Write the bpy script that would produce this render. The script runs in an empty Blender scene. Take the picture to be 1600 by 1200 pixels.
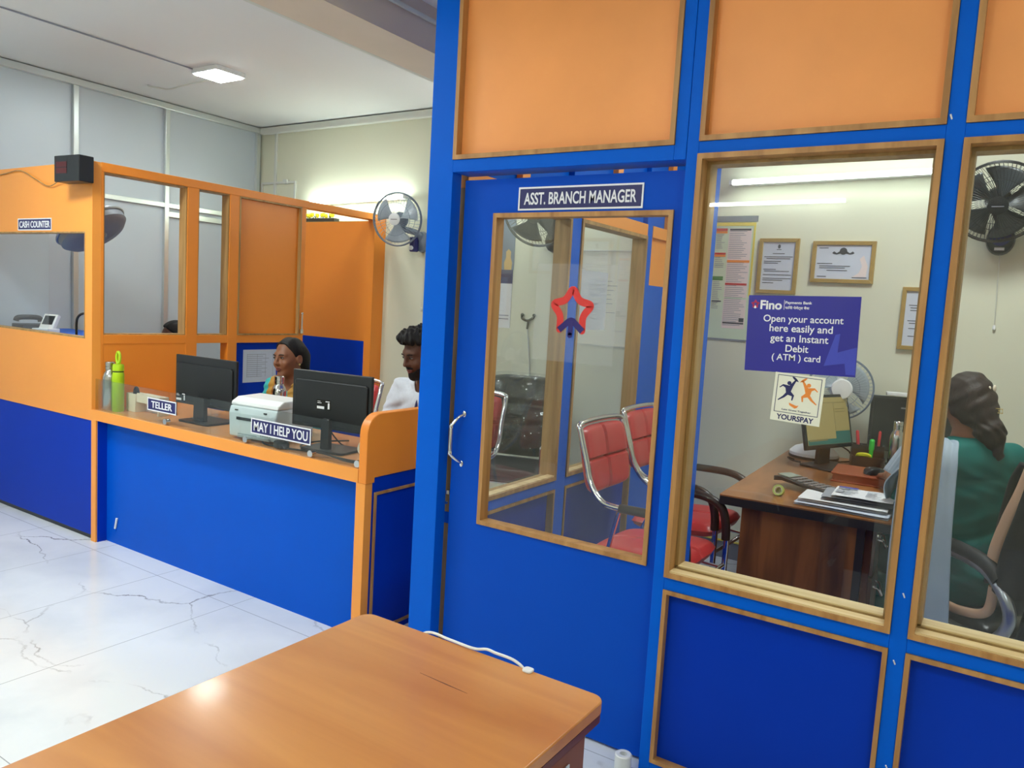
import bpy, bmesh, math, random
import numpy as np
from math import pi, sin, cos, radians
from mathutils import Matrix, Vector

random.seed(7)
SC = bpy.context.scene
COL = SC.collection

# ------------------------------------------------------------------ camera
F_PX, PITCH, ROLL, YAW, CAM_H = 1208.2, 0.1006157, 0.0585305, 0.5751624, 1.5
_d = Vector((-sin(YAW) * cos(PITCH), cos(YAW) * cos(PITCH), -sin(PITCH)))
_r0 = Vector((cos(YAW), sin(YAW), 0)); _u0 = _r0.cross(_d)
_r = cos(ROLL) * _r0 + sin(ROLL) * _u0
_u = -sin(ROLL) * _r0 + cos(ROLL) * _u0
cam_data = bpy.data.cameras.new('camera')
cam_data.sensor_width = 36; cam_data.sensor_fit = 'HORIZONTAL'
cam_data.lens = F_PX / 1600 * 36
cam_data.clip_start = 0.02
cam = bpy.data.objects.new('camera', cam_data)
cam.matrix_world = Matrix(((_r.x, _u.x, -_d.x, 0), (_r.y, _u.y, -_d.y, 0), (_r.z, _u.z, -_d.z, CAM_H), (0, 0, 0, 1)))
COL.objects.link(cam)
SC.camera = cam

# ------------------------------------------------------------------ world, exposure, lamp strengths
world = bpy.data.worlds.new('world'); SC.world = world
world.use_nodes = True
world.node_tree.nodes['Background'].inputs[0].default_value = (0.9, 0.95, 1, 1)
world.node_tree.nodes['Background'].inputs[1].default_value = 0.3
vs = SC.view_settings
vs.view_transform = 'Standard'; vs.look = 'None'; vs.gamma = 1.0; vs.use_curve_mapping = False
vs.exposure = 0.84
TUBE_W = 6.0        # radiance of a fluorescent tube
REAR_TUBE_W = 26.0  # the tube on the rear wall, seen mirrored in the office glass
LED_W = 42.0        # radiance of a square ceiling lamp
ADDED_LAMP_W = 17.5      # radiance of the unseen ceiling lamps added for brightness

# ------------------------------------------------------------------ materials
def s2l(c):
    c = c / 255.0
    return c / 12.92 if c <= 0.04045 else ((c + 0.055) / 1.055) ** 2.4
def rgb(r, g, b): return (s2l(r), s2l(g), s2l(b), 1)
MATS = {}
def mat(name, col, rough=0.5, metal=0.0, var=0.0, scale=6.0, bump=0.0, bscale=60.0, spec=0.5, emit=0.0, coat=0.0, sheen=0.0):
    m = bpy.data.materials.new(name); m.use_nodes = True
    nt = m.node_tree; b = nt.nodes['Principled BSDF']
    b.inputs['Base Color'].default_value = col
    b.inputs['Roughness'].default_value = rough
    b.inputs['Metallic'].default_value = metal
    b.inputs['Specular IOR Level'].default_value = spec
    b.inputs['Coat Weight'].default_value = coat
    b.inputs['Sheen Weight'].default_value = sheen
    tc = nt.nodes.new('ShaderNodeTexCoord')
    if var > 0:
        n = nt.nodes.new('ShaderNodeTexNoise'); n.inputs['Scale'].default_value = scale; n.inputs['Detail'].default_value = 5
        nt.links.new(tc.outputs['Object'], n.inputs['Vector'])
        hsv = nt.nodes.new('ShaderNodeHueSaturation')
        mr = nt.nodes.new('ShaderNodeMapRange')
        mr.inputs[1].default_value = 0.3; mr.inputs[2].default_value = 0.7
        mr.inputs[3].default_value = 1 - var; mr.inputs[4].default_value = 1 + var
        nt.links.new(n.outputs['Fac'], mr.inputs[0]); nt.links.new(mr.outputs[0], hsv.inputs['Value'])
        hsv.inputs['Color'].default_value = col
        nt.links.new(hsv.outputs[0], b.inputs['Base Color'])
    if bump > 0:
        n = nt.nodes.new('ShaderNodeTexNoise'); n.inputs['Scale'].default_value = bscale; n.inputs['Detail'].default_value = 3
        nt.links.new(tc.outputs['Object'], n.inputs['Vector'])
        bp = nt.nodes.new('ShaderNodeBump'); bp.inputs['Strength'].default_value = bump; bp.inputs['Distance'].default_value = 0.004
        nt.links.new(n.outputs['Fac'], bp.inputs['Height']); nt.links.new(bp.outputs[0], b.inputs['Normal'])
    if emit > 0:
        b.inputs['Emission Color'].default_value = col; b.inputs['Emission Strength'].default_value = emit
    MATS[name] = m
    return m
def wood(name, dark, light, axis=0, stretch=14.0, scale=3.0, rough=0.35, detail=6, coat=0.0):
    m = bpy.data.materials.new(name); m.use_nodes = True
    nt = m.node_tree; b = nt.nodes['Principled BSDF']
    tc = nt.nodes.new('ShaderNodeTexCoord'); mp = nt.nodes.new('ShaderNodeMapping')
    sc = [scale * stretch / 3] * 3; sc[axis] = scale / 3
    mp.inputs['Scale'].default_value = sc
    nt.links.new(tc.outputs['Object'], mp.inputs[0])
    n = nt.nodes.new('ShaderNodeTexNoise'); n.inputs['Scale'].default_value = 1.0; n.inputs['Detail'].default_value = detail
    n.inputs['Distortion'].default_value = 0.6
    nt.links.new(mp.outputs[0], n.inputs['Vector'])
    cr = nt.nodes.new('ShaderNodeValToRGB')
    cr.color_ramp.elements[0].position = 0.33; cr.color_ramp.elements[0].color = dark
    cr.color_ramp.elements[1].position = 0.62; cr.color_ramp.elements[1].color = light
    nt.links.new(n.outputs['Fac'], cr.inputs[0]); nt.links.new(cr.outputs[0], b.inputs['Base Color'])
    b.inputs['Roughness'].default_value = rough; b.inputs['Coat Weight'].default_value = coat
    b.inputs['Coat Roughness'].default_value = 0.1
    MATS[name] = m
    return m
def glass(name, tint=(0.93, 0.96, 0.95, 1), ior=1.45):
    m = bpy.data.materials.new(name); m.use_nodes = True
    nt = m.node_tree; nt.nodes.remove(nt.nodes['Principled BSDF'])
    out = nt.nodes['Material Output']
    t = nt.nodes.new('ShaderNodeBsdfTransparent'); t.inputs[0].default_value = tint
    g = nt.nodes.new('ShaderNodeBsdfGlossy'); g.inputs['Roughness'].default_value = 0.0
    fr = nt.nodes.new('ShaderNodeFresnel')       # same reflectance from both faces of the sheet
    ge = nt.nodes.new('ShaderNodeNewGeometry'); mr = nt.nodes.new('ShaderNodeMapRange')
    mr.inputs[3].default_value = ior; mr.inputs[4].default_value = 1 / ior
    nt.links.new(ge.outputs['Backfacing'], mr.inputs[0]); nt.links.new(mr.outputs[0], fr.inputs[0])
    mx = nt.nodes.new('ShaderNodeMixShader')
    nt.links.new(fr.outputs[0], mx.inputs[0]); nt.links.new(t.outputs[0], mx.inputs[1]); nt.links.new(g.outputs[0], mx.inputs[2])
    nt.links.new(mx.outputs[0], out.inputs[0])
    MATS[name] = m
    return m
def film(name, col, alpha, rough=0.4):
    m = mat(name, col, rough)
    m.node_tree.nodes['Principled BSDF'].inputs['Alpha'].default_value = alpha
    return m
def emitter(name, col, w):
    m = bpy.data.materials.new(name); m.use_nodes = True
    nt = m.node_tree; nt.nodes.remove(nt.nodes['Principled BSDF'])
    e = nt.nodes.new('ShaderNodeEmission'); e.inputs[0].default_value = col; e.inputs[1].default_value = w
    nt.links.new(e.outputs[0], nt.nodes['Material Output'].inputs[0])
    MATS[name] = m
    return m
def hairm(name, col):
    m = mat(name, col, 0.58, spec=0.3)
    nt = m.node_tree; b = nt.nodes['Principled BSDF']; N = nt.nodes.new; L = nt.links.new
    tc = N('ShaderNodeTexCoord'); mp = N('ShaderNodeMapping'); mp.inputs['Scale'].default_value = (170, 170, 16)
    L(tc.outputs['Object'], mp.inputs[0])
    n = N('ShaderNodeTexNoise'); n.inputs['Scale'].default_value = 1; n.inputs['Detail'].default_value = 3; n.inputs['Distortion'].default_value = 0.5
    L(mp.outputs[0], n.inputs['Vector'])
    mr = N('ShaderNodeMapRange'); mr.inputs[1].default_value = .3; mr.inputs[2].default_value = .7; mr.inputs[3].default_value = .6; mr.inputs[4].default_value = 1.6
    hs = N('ShaderNodeHueSaturation'); hs.inputs['Color'].default_value = col
    L(n.outputs['Fac'], mr.inputs[0]); L(mr.outputs[0], hs.inputs['Value']); L(hs.outputs[0], b.inputs['Base Color'])
    bp = N('ShaderNodeBump'); bp.inputs['Strength'].default_value = .35; bp.inputs['Distance'].default_value = .003
    L(n.outputs['Fac'], bp.inputs['Height']); L(bp.outputs[0], b.inputs['Normal'])
    return m
def marble(name):
    m = bpy.data.materials.new(name); m.use_nodes = True
    nt = m.node_tree; b = nt.nodes['Principled BSDF']; N = nt.nodes.new; L = nt.links.new
    tc = N('ShaderNodeTexCoord')
    ns = N('ShaderNodeTexNoise'); ns.inputs['Scale'].default_value = 1.6; ns.inputs['Detail'].default_value = 8; ns.inputs['Roughness'].default_value = 0.6
    L(tc.outputs['Object'], ns.inputs['Vector'])
    mxv = N('ShaderNodeMix'); mxv.data_type = 'VECTOR'; mxv.inputs[0].default_value = 0.30
    L(tc.outputs['Object'], mxv.inputs[4]); L(ns.outputs['Color'], mxv.inputs[5])
    vo = N('ShaderNodeTexVoronoi'); vo.feature = 'DISTANCE_TO_EDGE'; vo.inputs['Scale'].default_value = 1.35
    mp = N('ShaderNodeMapping'); mp.inputs['Rotation'].default_value = (0, 0, 0.6); mp.inputs['Scale'].default_value = (1.0, 2.1, 1)
    L(mxv.outputs[1], mp.inputs[0]); L(mp.outputs[0], vo.inputs['Vector'])
    r1 = N('ShaderNodeMapRange'); r1.inputs[1].default_value = 0.0; r1.inputs[2].default_value = 0.010; r1.inputs[3].default_value = 1; r1.inputs[4].default_value = 0
    L(vo.outputs['Distance'], r1.inputs[0])
    n2 = N('ShaderNodeTexNoise'); n2.inputs['Scale'].default_value = 1.9; n2.inputs['Detail'].default_value = 4
    L(tc.outputs['Object'], n2.inputs['Vector'])
    r2 = N('ShaderNodeMapRange'); r2.inputs[1].default_value = 0.46; r2.inputs[2].default_value = 0.62
    L(n2.outputs['Fac'], r2.inputs[0])
    mul = N('ShaderNodeMath'); mul.operation = 'MULTIPLY'; L(r1.outputs[0], mul.inputs[0]); L(r2.outputs[0], mul.inputs[1])
    # soft grey clouds
    n3 = N('ShaderNodeTexNoise'); n3.inputs['Scale'].default_value = 2.6; n3.inputs['Detail'].default_value = 7
    L(mxv.outputs[1], n3.inputs['Vector'])
    cr = N('ShaderNodeValToRGB')
    cr.color_ramp.elements[0].position = 0.3; cr.color_ramp.elements[0].color = rgb(214, 218, 223)
    cr.color_ramp.elements[1].position = 0.6; cr.color_ramp.elements[1].color = rgb(234, 236, 238)
    L(n3.outputs['Fac'], cr.inputs[0])
    mx = N('ShaderNodeMix'); mx.data_type = 'RGBA'; L(mul.outputs[0], mx.inputs[0]); L(cr.outputs[0], mx.inputs[6]); mx.inputs[7].default_value = rgb(112, 110, 110)
    # tile joints: 0.6 m pitch across, 1.2 m along
    sep = N('ShaderNodeSeparateXYZ'); L(tc.outputs['Object'], sep.inputs[0])
    def joint(sock, off, pitch):
        a = N('ShaderNodeMath'); a.operation = 'ADD'; a.inputs[1].default_value = off + 60 * pitch; L(sock, a.inputs[0])
        md = N('ShaderNodeMath'); md.operation = 'MODULO'; md.inputs[1].default_value = pitch; L(a.outputs[0], md.inputs[0])
        c = N('ShaderNodeMath'); c.operation = 'LESS_THAN'; c.inputs[1].default_value = 0.0035; L(md.outputs[0], c.inputs[0])
        return c
    jx = joint(sep.outputs[0], 3.012, 0.604); jy = joint(sep.outputs[1], -2.292, 1.208)
    mxj = N('ShaderNodeMath'); mxj.operation = 'MAXIMUM'; L(jx.outputs[0], mxj.inputs[0]); L(jy.outputs[0], mxj.inputs[1])
    m2 = N('ShaderNodeMix'); m2.data_type = 'RGBA'; L(mxj.outputs[0], m2.inputs[0]); L(mx.outputs[2], m2.inputs[6]); m2.inputs[7].default_value = rgb(168, 170, 172)
    L(m2.outputs[2], b.inputs['Base Color'])
    b.inputs['Roughness'].default_value = 0.16
    MATS[name] = m
    return m

marble('marble')
mat('cream', rgb(222, 222, 199), 0.6, var=0.02, scale=1.5)
mat('ceiling_white', rgb(228, 230, 230), 0.7, var=0.015, scale=1.2)
mat('beam_paint', rgb(222, 205, 184), 0.6, var=0.02)
mat('cornice', rgb(214, 216, 208), 0.6)
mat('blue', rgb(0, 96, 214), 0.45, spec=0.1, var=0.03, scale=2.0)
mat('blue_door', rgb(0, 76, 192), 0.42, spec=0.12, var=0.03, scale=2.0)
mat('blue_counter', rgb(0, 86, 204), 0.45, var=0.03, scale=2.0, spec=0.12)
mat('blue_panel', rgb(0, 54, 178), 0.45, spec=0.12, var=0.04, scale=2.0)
mat('orange', rgb(250, 160, 66), 0.40, var=0.02, scale=2.5)
mat('orange_shaded', rgb(244, 144, 46), 0.42, var=0.02, scale=2.5)  # the same orange with shade put into its colour
mat('orange_panel', rgb(250, 163, 90), 0.45, var=0.05, scale=3.0)
wood('bead', rgb(160, 110, 58), rgb(192, 142, 84), 2, 10, 6, 0.45)
wood('sill_wood', rgb(208, 176, 120), rgb(232, 206, 156), 0, 12, 6, 0.45)
wood('jamb_wood', rgb(150, 112, 62), rgb(186, 146, 90), 2, 12, 6, 0.5)
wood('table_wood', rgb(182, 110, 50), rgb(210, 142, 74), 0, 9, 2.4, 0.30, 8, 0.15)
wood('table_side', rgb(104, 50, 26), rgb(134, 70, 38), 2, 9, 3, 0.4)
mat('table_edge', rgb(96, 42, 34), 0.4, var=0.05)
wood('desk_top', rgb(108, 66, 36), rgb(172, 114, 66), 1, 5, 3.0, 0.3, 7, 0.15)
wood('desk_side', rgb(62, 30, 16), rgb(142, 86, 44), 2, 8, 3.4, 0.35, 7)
mat('counter_top', rgb(226, 160, 108), 0.22, var=0.03, scale=5)
mat('alu_sheet', rgb(196, 206, 214), 0.40, 0.08, var=0.03, scale=0.9)
mat('alu', rgb(214, 220, 218), 0.30, 0.7)
mat('chrome', rgb(225, 225, 225), 0.09, 1.0)
mat('steel', rgb(196, 196, 194), 0.20, 1.0)
mat('silver', rgb(168, 172, 178), 0.30, 0.85)
mat('black_plastic', rgb(26, 28, 31), 0.42, var=0.05)
mat('black_gloss', rgb(14, 14, 16), 0.12)
mat('black_rubber', rgb(22, 22, 23), 0.6)
mat('dark_wire', rgb(40, 38, 36), 0.5)
mat('screen_dark', rgb(30, 31, 34), 0.2)
mat('black_leather', rgb(24, 25, 26), 0.28, bump=0.25, bscale=25)
mat('red_leather', rgb(198, 58, 58), 0.34, bump=0.15, bscale=18, var=0.05)
mat('white_plastic', rgb(232, 234, 234), 0.35)
mat('printer_white', rgb(222, 230, 234), 0.35)
mat('printer_grey', rgb(176, 186, 190), 0.4)
mat('cream_plastic', rgb(236, 226, 204), 0.4)
mat('green_bottle', rgb(172, 208, 22), 0.32)
mat('navy', rgb(34, 34, 96), 0.4)
mat('navy_poster', rgb(40, 38, 150), 0.3, var=0.04, scale=4)
mat('navy_light', rgb(62, 72, 186), 0.3)
mat('white_print', rgb(240, 240, 244), 0.4)
mat('dark_print', rgb(64, 66, 76), 0.6)
mat('navy_print', rgb(28, 34, 92), 0.5)
mat('grey_print', rgb(150, 154, 164), 0.6)
mat('red_print', rgb(196, 44, 50), 0.5)
mat('orange_print', rgb(240, 142, 58), 0.5)
mat('green_print', rgb(70, 130, 60), 0.5)
mat('yellow_print', rgb(230, 210, 90), 0.5)
mat('pink_print', rgb(226, 72, 118), 0.5)
mat('paper', rgb(232, 232, 234), 0.65, var=0.01)
mat('paper_blue', rgb(206, 212, 226), 0.6, var=0.02)
mat('paper_cream', rgb(240, 238, 220), 0.5, var=0.02)
mat('paper_green', rgb(206, 222, 196), 0.6)
mat('paper_pink', rgb(232, 216, 214), 0.6)
mat('frame_gold', rgb(176, 146, 84), 0.4, 0.2, var=0.08, scale=20)
mat('grey_base', rgb(128, 134, 144), 0.5, var=0.03)
mat('fan_grey', rgb(120, 132, 148), 0.35)
mat('fan_clear', rgb(176, 188, 198), 0.25)
mat('fan_black', rgb(30, 32, 36), 0.3)
mat('fan_smoke', rgb(66, 72, 76), 0.3)
mat('fan_violet', rgb(44, 42, 110), 0.25)
mat('brown_leather', rgb(150, 76, 48), 0.4, bump=0.1, bscale=40, var=0.06)
mat('dark_brown_plastic', rgb(52, 38, 32), 0.35)
mat('neon_green', rgb(40, 214, 60), 0.4)
mat('neon_yellow', rgb(222, 226, 50), 0.4)
mat('red_plastic', rgb(206, 52, 60), 0.35)
mat('tape_green', rgb(150, 166, 60), 0.3)
mat('lcd', rgb(150, 160, 148), 0.25)
mat('key_grey', rgb(128, 124, 124), 0.5)
mat('skin', rgb(140, 92, 66), 0.48, var=0.05, scale=14, spec=0.4)
mat('skin_dark', rgb(98, 62, 46), 0.48, var=0.05, scale=14, spec=0.4)
mat('lips', rgb(132, 66, 60), 0.45)
hairm('hair', rgb(20, 16, 16))
hairm('hair_brown', rgb(46, 34, 30))
mat('eye_white', rgb(168, 160, 152), 0.25)
mat('eye_dark', rgb(24, 16, 12), 0.15)
mat('teal_cloth', rgb(4, 104, 97), 0.75, bump=0.3, bscale=14, var=0.06, scale=8, spec=0.2)
mat('teal_light', rgb(58, 178, 178), 0.7, bump=0.2, bscale=20)
mat('mustard', rgb(186, 140, 60), 0.7, bump=0.2, bscale=20)
mat('dupatta', rgb(158, 174, 188), 0.75, bump=0.2, bscale=26, var=0.05, scale=10, sheen=0.2)
mat('shirt_white', rgb(222, 226, 236), 0.7, bump=0.2, bscale=20, var=0.05, scale=60)
mat('dark_cloth', rgb(38, 40, 48), 0.75, bump=0.2, bscale=20)
mat('beige_cloth', rgb(214, 172, 140), 0.75, bump=0.2, bscale=20, var=0.04)
mat('black_cloth', rgb(16, 16, 18), 0.75, bump=0.2, bscale=20)
mat('blue_cloth', rgb(40, 92, 190), 0.7, bump=0.2, bscale=20)
mat('gold', rgb(232, 206, 140), 0.3, 0.8)
mat('leaf', rgb(50, 66, 30), 0.6)
mat('yellow_flower', rgb(244, 226, 20), 0.6)
mat('planter', rgb(58, 54, 44), 0.6)
mat('led_red', rgb(74, 16, 20), 0.3)
film('logo_film', rgb(225, 232, 240), 0.05, 0.3)
film('sheet_film', rgb(206, 212, 228), 0.40, 0.4)
film('logo_red', rgb(232, 56, 52), 0.86, 0.4)
film('logo_navy', rgb(40, 24, 110), 0.95, 0.4)
glass('clear_wrap', (0.96, 0.97, 0.97, 1), 1.5)
glass('pane', (0.97, 0.985, 0.98, 1)); glass('pane_counter', (0.90, 0.93, 0.92, 1))
emitter('tube_light', (0.88, 1.0, 0.93, 1), TUBE_W)
emitter('bright_tube_light', (0.86, 1.0, 0.92, 1), TUBE_W * 2.4)
emitter('rear_tube_light', (0.95, 1.0, 0.98, 1), REAR_TUBE_W)
emitter('led_light', (0.92, 1.0, 0.98, 1), LED_W)
emitter('added_lamp_light', (0.93, 1.0, 0.98, 1), ADDED_LAMP_W)
mat('monitor_screen', rgb(150, 136, 86), 0.3, emit=0.16)
mat('monitor_teal', rgb(40, 92, 84), 0.3, emit=0.2)
mat('monitor_line', rgb(110, 100, 60), 0.3, emit=0.2)

# ------------------------------------------------------------------ mesh builder
class MB:
    def __init__(s): s.v = []; s.f = []; s.m = []; s.k = 0
    def add(s, V, F, M=None):
        n = len(s.v)
        for p in V:
            p = Vector(p)
            s.v.append(M @ p if M is not None else p)
        for f in F: s.f.append([i + n for i in f]); s.m.append(s.k)
        return s
    def box(s, a, b, M=None):
        x0, y0, z0 = a; x1, y1, z1 = b
        V = [(x0, y0, z0), (x1, y0, z0), (x1, y1, z0), (x0, y1, z0), (x0, y0, z1), (x1, y0, z1), (x1, y1, z1), (x0, y1, z1)]
        F = [(0, 3, 2, 1), (4, 5, 6, 7), (0, 1, 5, 4), (1, 2, 6, 5), (2, 3, 7, 6), (3, 0, 4, 7)]
        return s.add(V, F, M)
    def prism(s, pts, d, M=None):            # outline in local XY, extruded along local +Z by d
        n = len(pts)
        V = [(x, y, 0) for x, y in pts] + [(x, y, d) for x, y in pts]
        F = [list(range(n))[::-1], list(range(n, 2 * n))] + [(i, (i + 1) % n, n + (i + 1) % n, n + i) for i in range(n)]
        return s.add(V, F, M)
    def lathe(s, prof, seg=24, M=None):      # (r, z) profile round local Z
        V = []; F = []; n = len(prof)
        for r, z in prof:
            for i in range(seg):
                a = 2 * pi * i / seg; V.append((r * cos(a), r * sin(a), z))
        for j in range(n - 1):
            for i in range(seg):
                F.append((j * seg + i, j * seg + (i + 1) % seg, (j + 1) * seg + (i + 1) % seg, (j + 1) * seg + i))
        if prof[0][0] > 1e-5: F.append(list(range(seg))[::-1])
        if prof[-1][0] > 1e-5: F.append(list(range((n - 1) * seg, n * seg)))
        return s.add(V, F, M)
    def tube(s, P, r, seg=10, closed=False, M=None):
        P = [Vector(p) for p in P]; n = len(P); V = []; F = []
        T = []
        for i in range(n):
            if closed: t = P[(i + 1) % n] - P[i - 1]
            else: t = P[min(i + 1, n - 1)] - P[max(i - 1, 0)]
            T.append(t.normalized())
        ref = Vector((0, 0, 1)) if abs(T[0].z) < 0.9 else Vector((1, 0, 0))
        nrm = (ref - T[0] * ref.dot(T[0])).normalized()
        for i in range(n):
            nrm = (nrm - T[i] * nrm.dot(T[i])).normalized()
            bn = T[i].cross(nrm)
            rr = r[i] if isinstance(r, (list, tuple)) else r
            for k in range(seg):
                a = 2 * pi * k / seg
                V.append(P[i] + (nrm * cos(a) + bn * sin(a)) * rr)
        m = n if closed else n - 1
        for i in range(m):
            j = (i + 1) % n
            for k in range(seg):
                F.append((i * seg + k, i * seg + (k + 1) % seg, j * seg + (k + 1) % seg, j * seg + k))
        if not closed:
            F.append(list(range(seg))[::-1]); F.append(list(range((n - 1) * seg, n * seg)))
        return s.add(V, F, M)
    def cyl(s, a, b, r, seg=16, M=None): return s.tube([a, b], r, seg, False, M)
    def ball(s, c, r, M=None, seg=16, rings=10):
        if not isinstance(r, (list, tuple)): r = (r, r, r)
        V = [(c[0], c[1], c[2] - r[2])]; F = []
        for j in range(1, rings):
            t = -pi / 2 + pi * j / rings
            for i in range(seg):
                a = 2 * pi * i / seg
                V.append((c[0] + r[0] * cos(t) * cos(a), c[1] + r[1] * cos(t) * sin(a), c[2] + r[2] * sin(t)))
        V.append((c[0], c[1], c[2] + r[2])); L = len(V) - 1
        for i in range(seg):
            F.append((0, 1 + (i + 1) % seg, 1 + i)); F.append((L, L - seg + i, L - seg + (i + 1) % seg))
        for j in range(rings - 2):
            for i in range(seg):
                a = 1 + j * seg; F.append((a + i, a + (i + 1) % seg, a + seg + (i + 1) % seg, a + seg + i))
        return s.add(V, F, M)
    def rbox(s, a, b, r, M=None, seg=4):     # box with rounded corners in XY (prism of a rounded rectangle)
        return s.prism(rrect(a[0], a[1], b[0], b[1], r, seg), b[2] - a[2], (M if M is not None else Matrix()) @ Matrix.Translation((0, 0, a[2])))
    def grid(s, fn, nu, nv, M=None, closed_u=False):
        V = [fn(i / nu, j / nv) for j in range(nv + 1) for i in range(nu + 1)]
        F = [(j * (nu + 1) + i, j * (nu + 1) + i + 1, (j + 1) * (nu + 1) + i + 1, (j + 1) * (nu + 1) + i) for j in range(nv) for i in range(nu)]
        return s.add(V, F, M)
    def text(s, body, M, w=None, h=None, depth=0.0012, bold=0.0, align='CENTER', squeeze=None):
        cu = bpy.data.curves.new('t', 'FONT'); cu.body = body; cu.align_x = 'CENTER'; cu.size = 1.0
        cu.offset = bold; cu.extrude = 0.02; cu.resolution_u = 4
        ob = bpy.data.objects.new('t', cu); COL.objects.link(ob)
        dg = bpy.context.evaluated_depsgraph_get()
        me = bpy.data.meshes.new_from_object(ob.evaluated_get(dg))
        if len(me.vertices):
            co = np.array([v.co[:] for v in me.vertices]); lo = co.min(0); hi = co.max(0)
            sx = w / (hi[0] - lo[0]) if w else None; sy = h / (hi[1] - lo[1]) if h else None
            sx = sx or sy; sy = sy or sx
            c = (lo + hi) / 2
            if align == 'LEFT': c = np.array([lo[0], c[1], c[2]])
            dz = max(hi[2] - lo[2], 1e-6)
            V = [((p[0] - c[0]) * sx, (p[1] - c[1]) * sy, (p[2] - lo[2]) / dz * depth) for p in co]
            s.add(V, [list(p.vertices) for p in me.polygons], M)
        bpy.data.objects.remove(ob); bpy.data.curves.remove(cu); bpy.data.meshes.remove(me)
        return s
def rrect(x0, y0, x1, y1, r, seg=4):
    out = []
    for cx, cy, a0 in ((x1 - r, y0 + r, -pi / 2), (x1 - r, y1 - r, 0), (x0 + r, y1 - r, pi / 2), (x0 + r, y0 + r, pi)):
        for k in range(seg + 1):
            a = a0 + pi / 2 * k / seg; out.append((cx + r * cos(a), cy + r * sin(a)))
    return out
def frontM(x, y, z):     # local XY plane -> world XZ plane facing -Y (towards the camera)
    return Matrix.Translation((x, y, z)) @ Matrix(((1, 0, 0, 0), (0, 0, -1, 0), (0, 1, 0, 0), (0, 0, 0, 1)))
def rightM(x, y, z):     # local XY plane -> world YZ plane facing +X
    return Matrix.Translation((x, y, z)) @ Matrix(((0, 0, 1, 0), (1, 0, 0, 0), (0, 1, 0, 0), (0, 0, 0, 1)))
def Rz(a): return Matrix.Rotation(a, 4, 'Z')
def Tm(x, y, z): return Matrix.Translation((x, y, z))
def bez(P, n=6):         # Catmull-Rom through P
    P = [Vector(p) for p in P]; out = []
    for i in range(len(P) - 1):
        p0, p1, p2, p3 = P[max(i - 1, 0)], P[i], P[i + 1], P[min(i + 2, len(P) - 1)]
        for k in range(n):
            t = k / n
            out.append(0.5 * ((2 * p1) + (p2 - p0) * t + (2 * p0 - 5 * p1 + 4 * p2 - p3) * t * t + (3 * p1 - p0 - 3 * p2 + p3) * t ** 3))
    out.append(P[-1]); return out

def thing(name, label, cat, loc=(0, 0, 0), rz=0.0, group=None):
    o = bpy.data.objects.new(name, None); COL.objects.link(o)
    o.empty_display_size = 0.1
    o.location = loc; o.rotation_euler = (0, 0, rz)
    o['label'] = label; o['category'] = cat
    if group: o['group'] = group
    return o
def root_matrix(o):
    return Matrix.Translation(o.location) @ Matrix.Rotation(o.rotation_euler[2], 4, 'Z')
def mesh_of(name, mb, mats, smooth=False, bevel=0.0, weld=False):
    me = bpy.data.meshes.new(name)
    me.from_pydata([tuple(v) for v in mb.v], [], mb.f)
    for m in (mats if isinstance(mats, (list, tuple)) else [mats]): me.materials.append(MATS[m])
    for p, k in zip(me.polygons, mb.m): p.material_index = k
    bm = bmesh.new(); bm.from_mesh(me)
    if weld: bmesh.ops.remove_doubles(bm, verts=bm.verts, dist=1e-5)
    bmesh.ops.recalc_face_normals(bm, faces=bm.faces)
    if smooth:
        for f in bm.faces: f.smooth = True
        for e in bm.edges:
            if len(e.link_faces) == 2 and e.calc_face_angle(0) > radians(38): e.smooth = False
    bm.to_mesh(me); bm.free(); me.update()
    return me
def part(parent, name, mb, mats, world=True, smooth=False, bevel=0.0, label=None, kind=None, weld=False):
    """one mesh child; world=True: the builder holds world coordinates, turned into the root's frame"""
    root = parent
    while root is not None and root.parent: root = root.parent
    if world and root is not None:
        inv = root_matrix(root).inverted()
        mb.v = [inv @ v for v in mb.v]
    me = mesh_of(name, mb, mats, smooth, weld=weld)
    o = bpy.data.objects.new(name, me); COL.objects.link(o)
    if parent: o.parent = parent
    if bevel:
        b = o.modifiers.new('bevel', 'BEVEL'); b.width = bevel; b.segments = 2; b.limit_method = 'ANGLE'; b.angle_limit = radians(50)
    if label: o['label'] = label
    if kind: o['kind'] = kind
    return o
def single(name, mb, mats, label, cat, group=None, smooth=False, bevel=0.0, kind=None, base=None):
    """a thing that is one mesh: origin at the middle of its underside"""
    if base is None:
        xs = [v.x for v in mb.v]; ys = [v.y for v in mb.v]; zs = [v.z for v in mb.v]
        base = Vector(((min(xs) + max(xs)) / 2, (min(ys) + max(ys)) / 2, min(zs)))
    base = Vector(base)
    mb.v = [v - base for v in mb.v]
    o = part(None, name, mb, mats, False, smooth, bevel)
    o.location = base; o['label'] = label; o['category'] = cat
    if group: o['group'] = group
    if kind: o['kind'] = kind
    return o
def struct(name, mb=None, mats=None, smooth=False, bevel=0.0):
    if mb is None:
        o = bpy.data.objects.new(name, None); COL.objects.link(o); o.empty_display_size = 0.1
    else: o = part(None, name, mb, mats, False, smooth, bevel)
    o['kind'] = 'structure'
    return o
def dup(root, loc, rz, label, group=None):
    r = root.copy(); COL.objects.link(r); r.location = loc; r.rotation_euler = (0, 0, rz); r['label'] = label
    if group: r['group'] = group
    for ch in list(root.children):
        c = ch.copy(); COL.objects.link(c); c.parent = r
        for g in list(ch.children):
            d = g.copy(); COL.objects.link(d); d.parent = c
    return r
def B(a, b): return MB().box(a, b)

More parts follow.
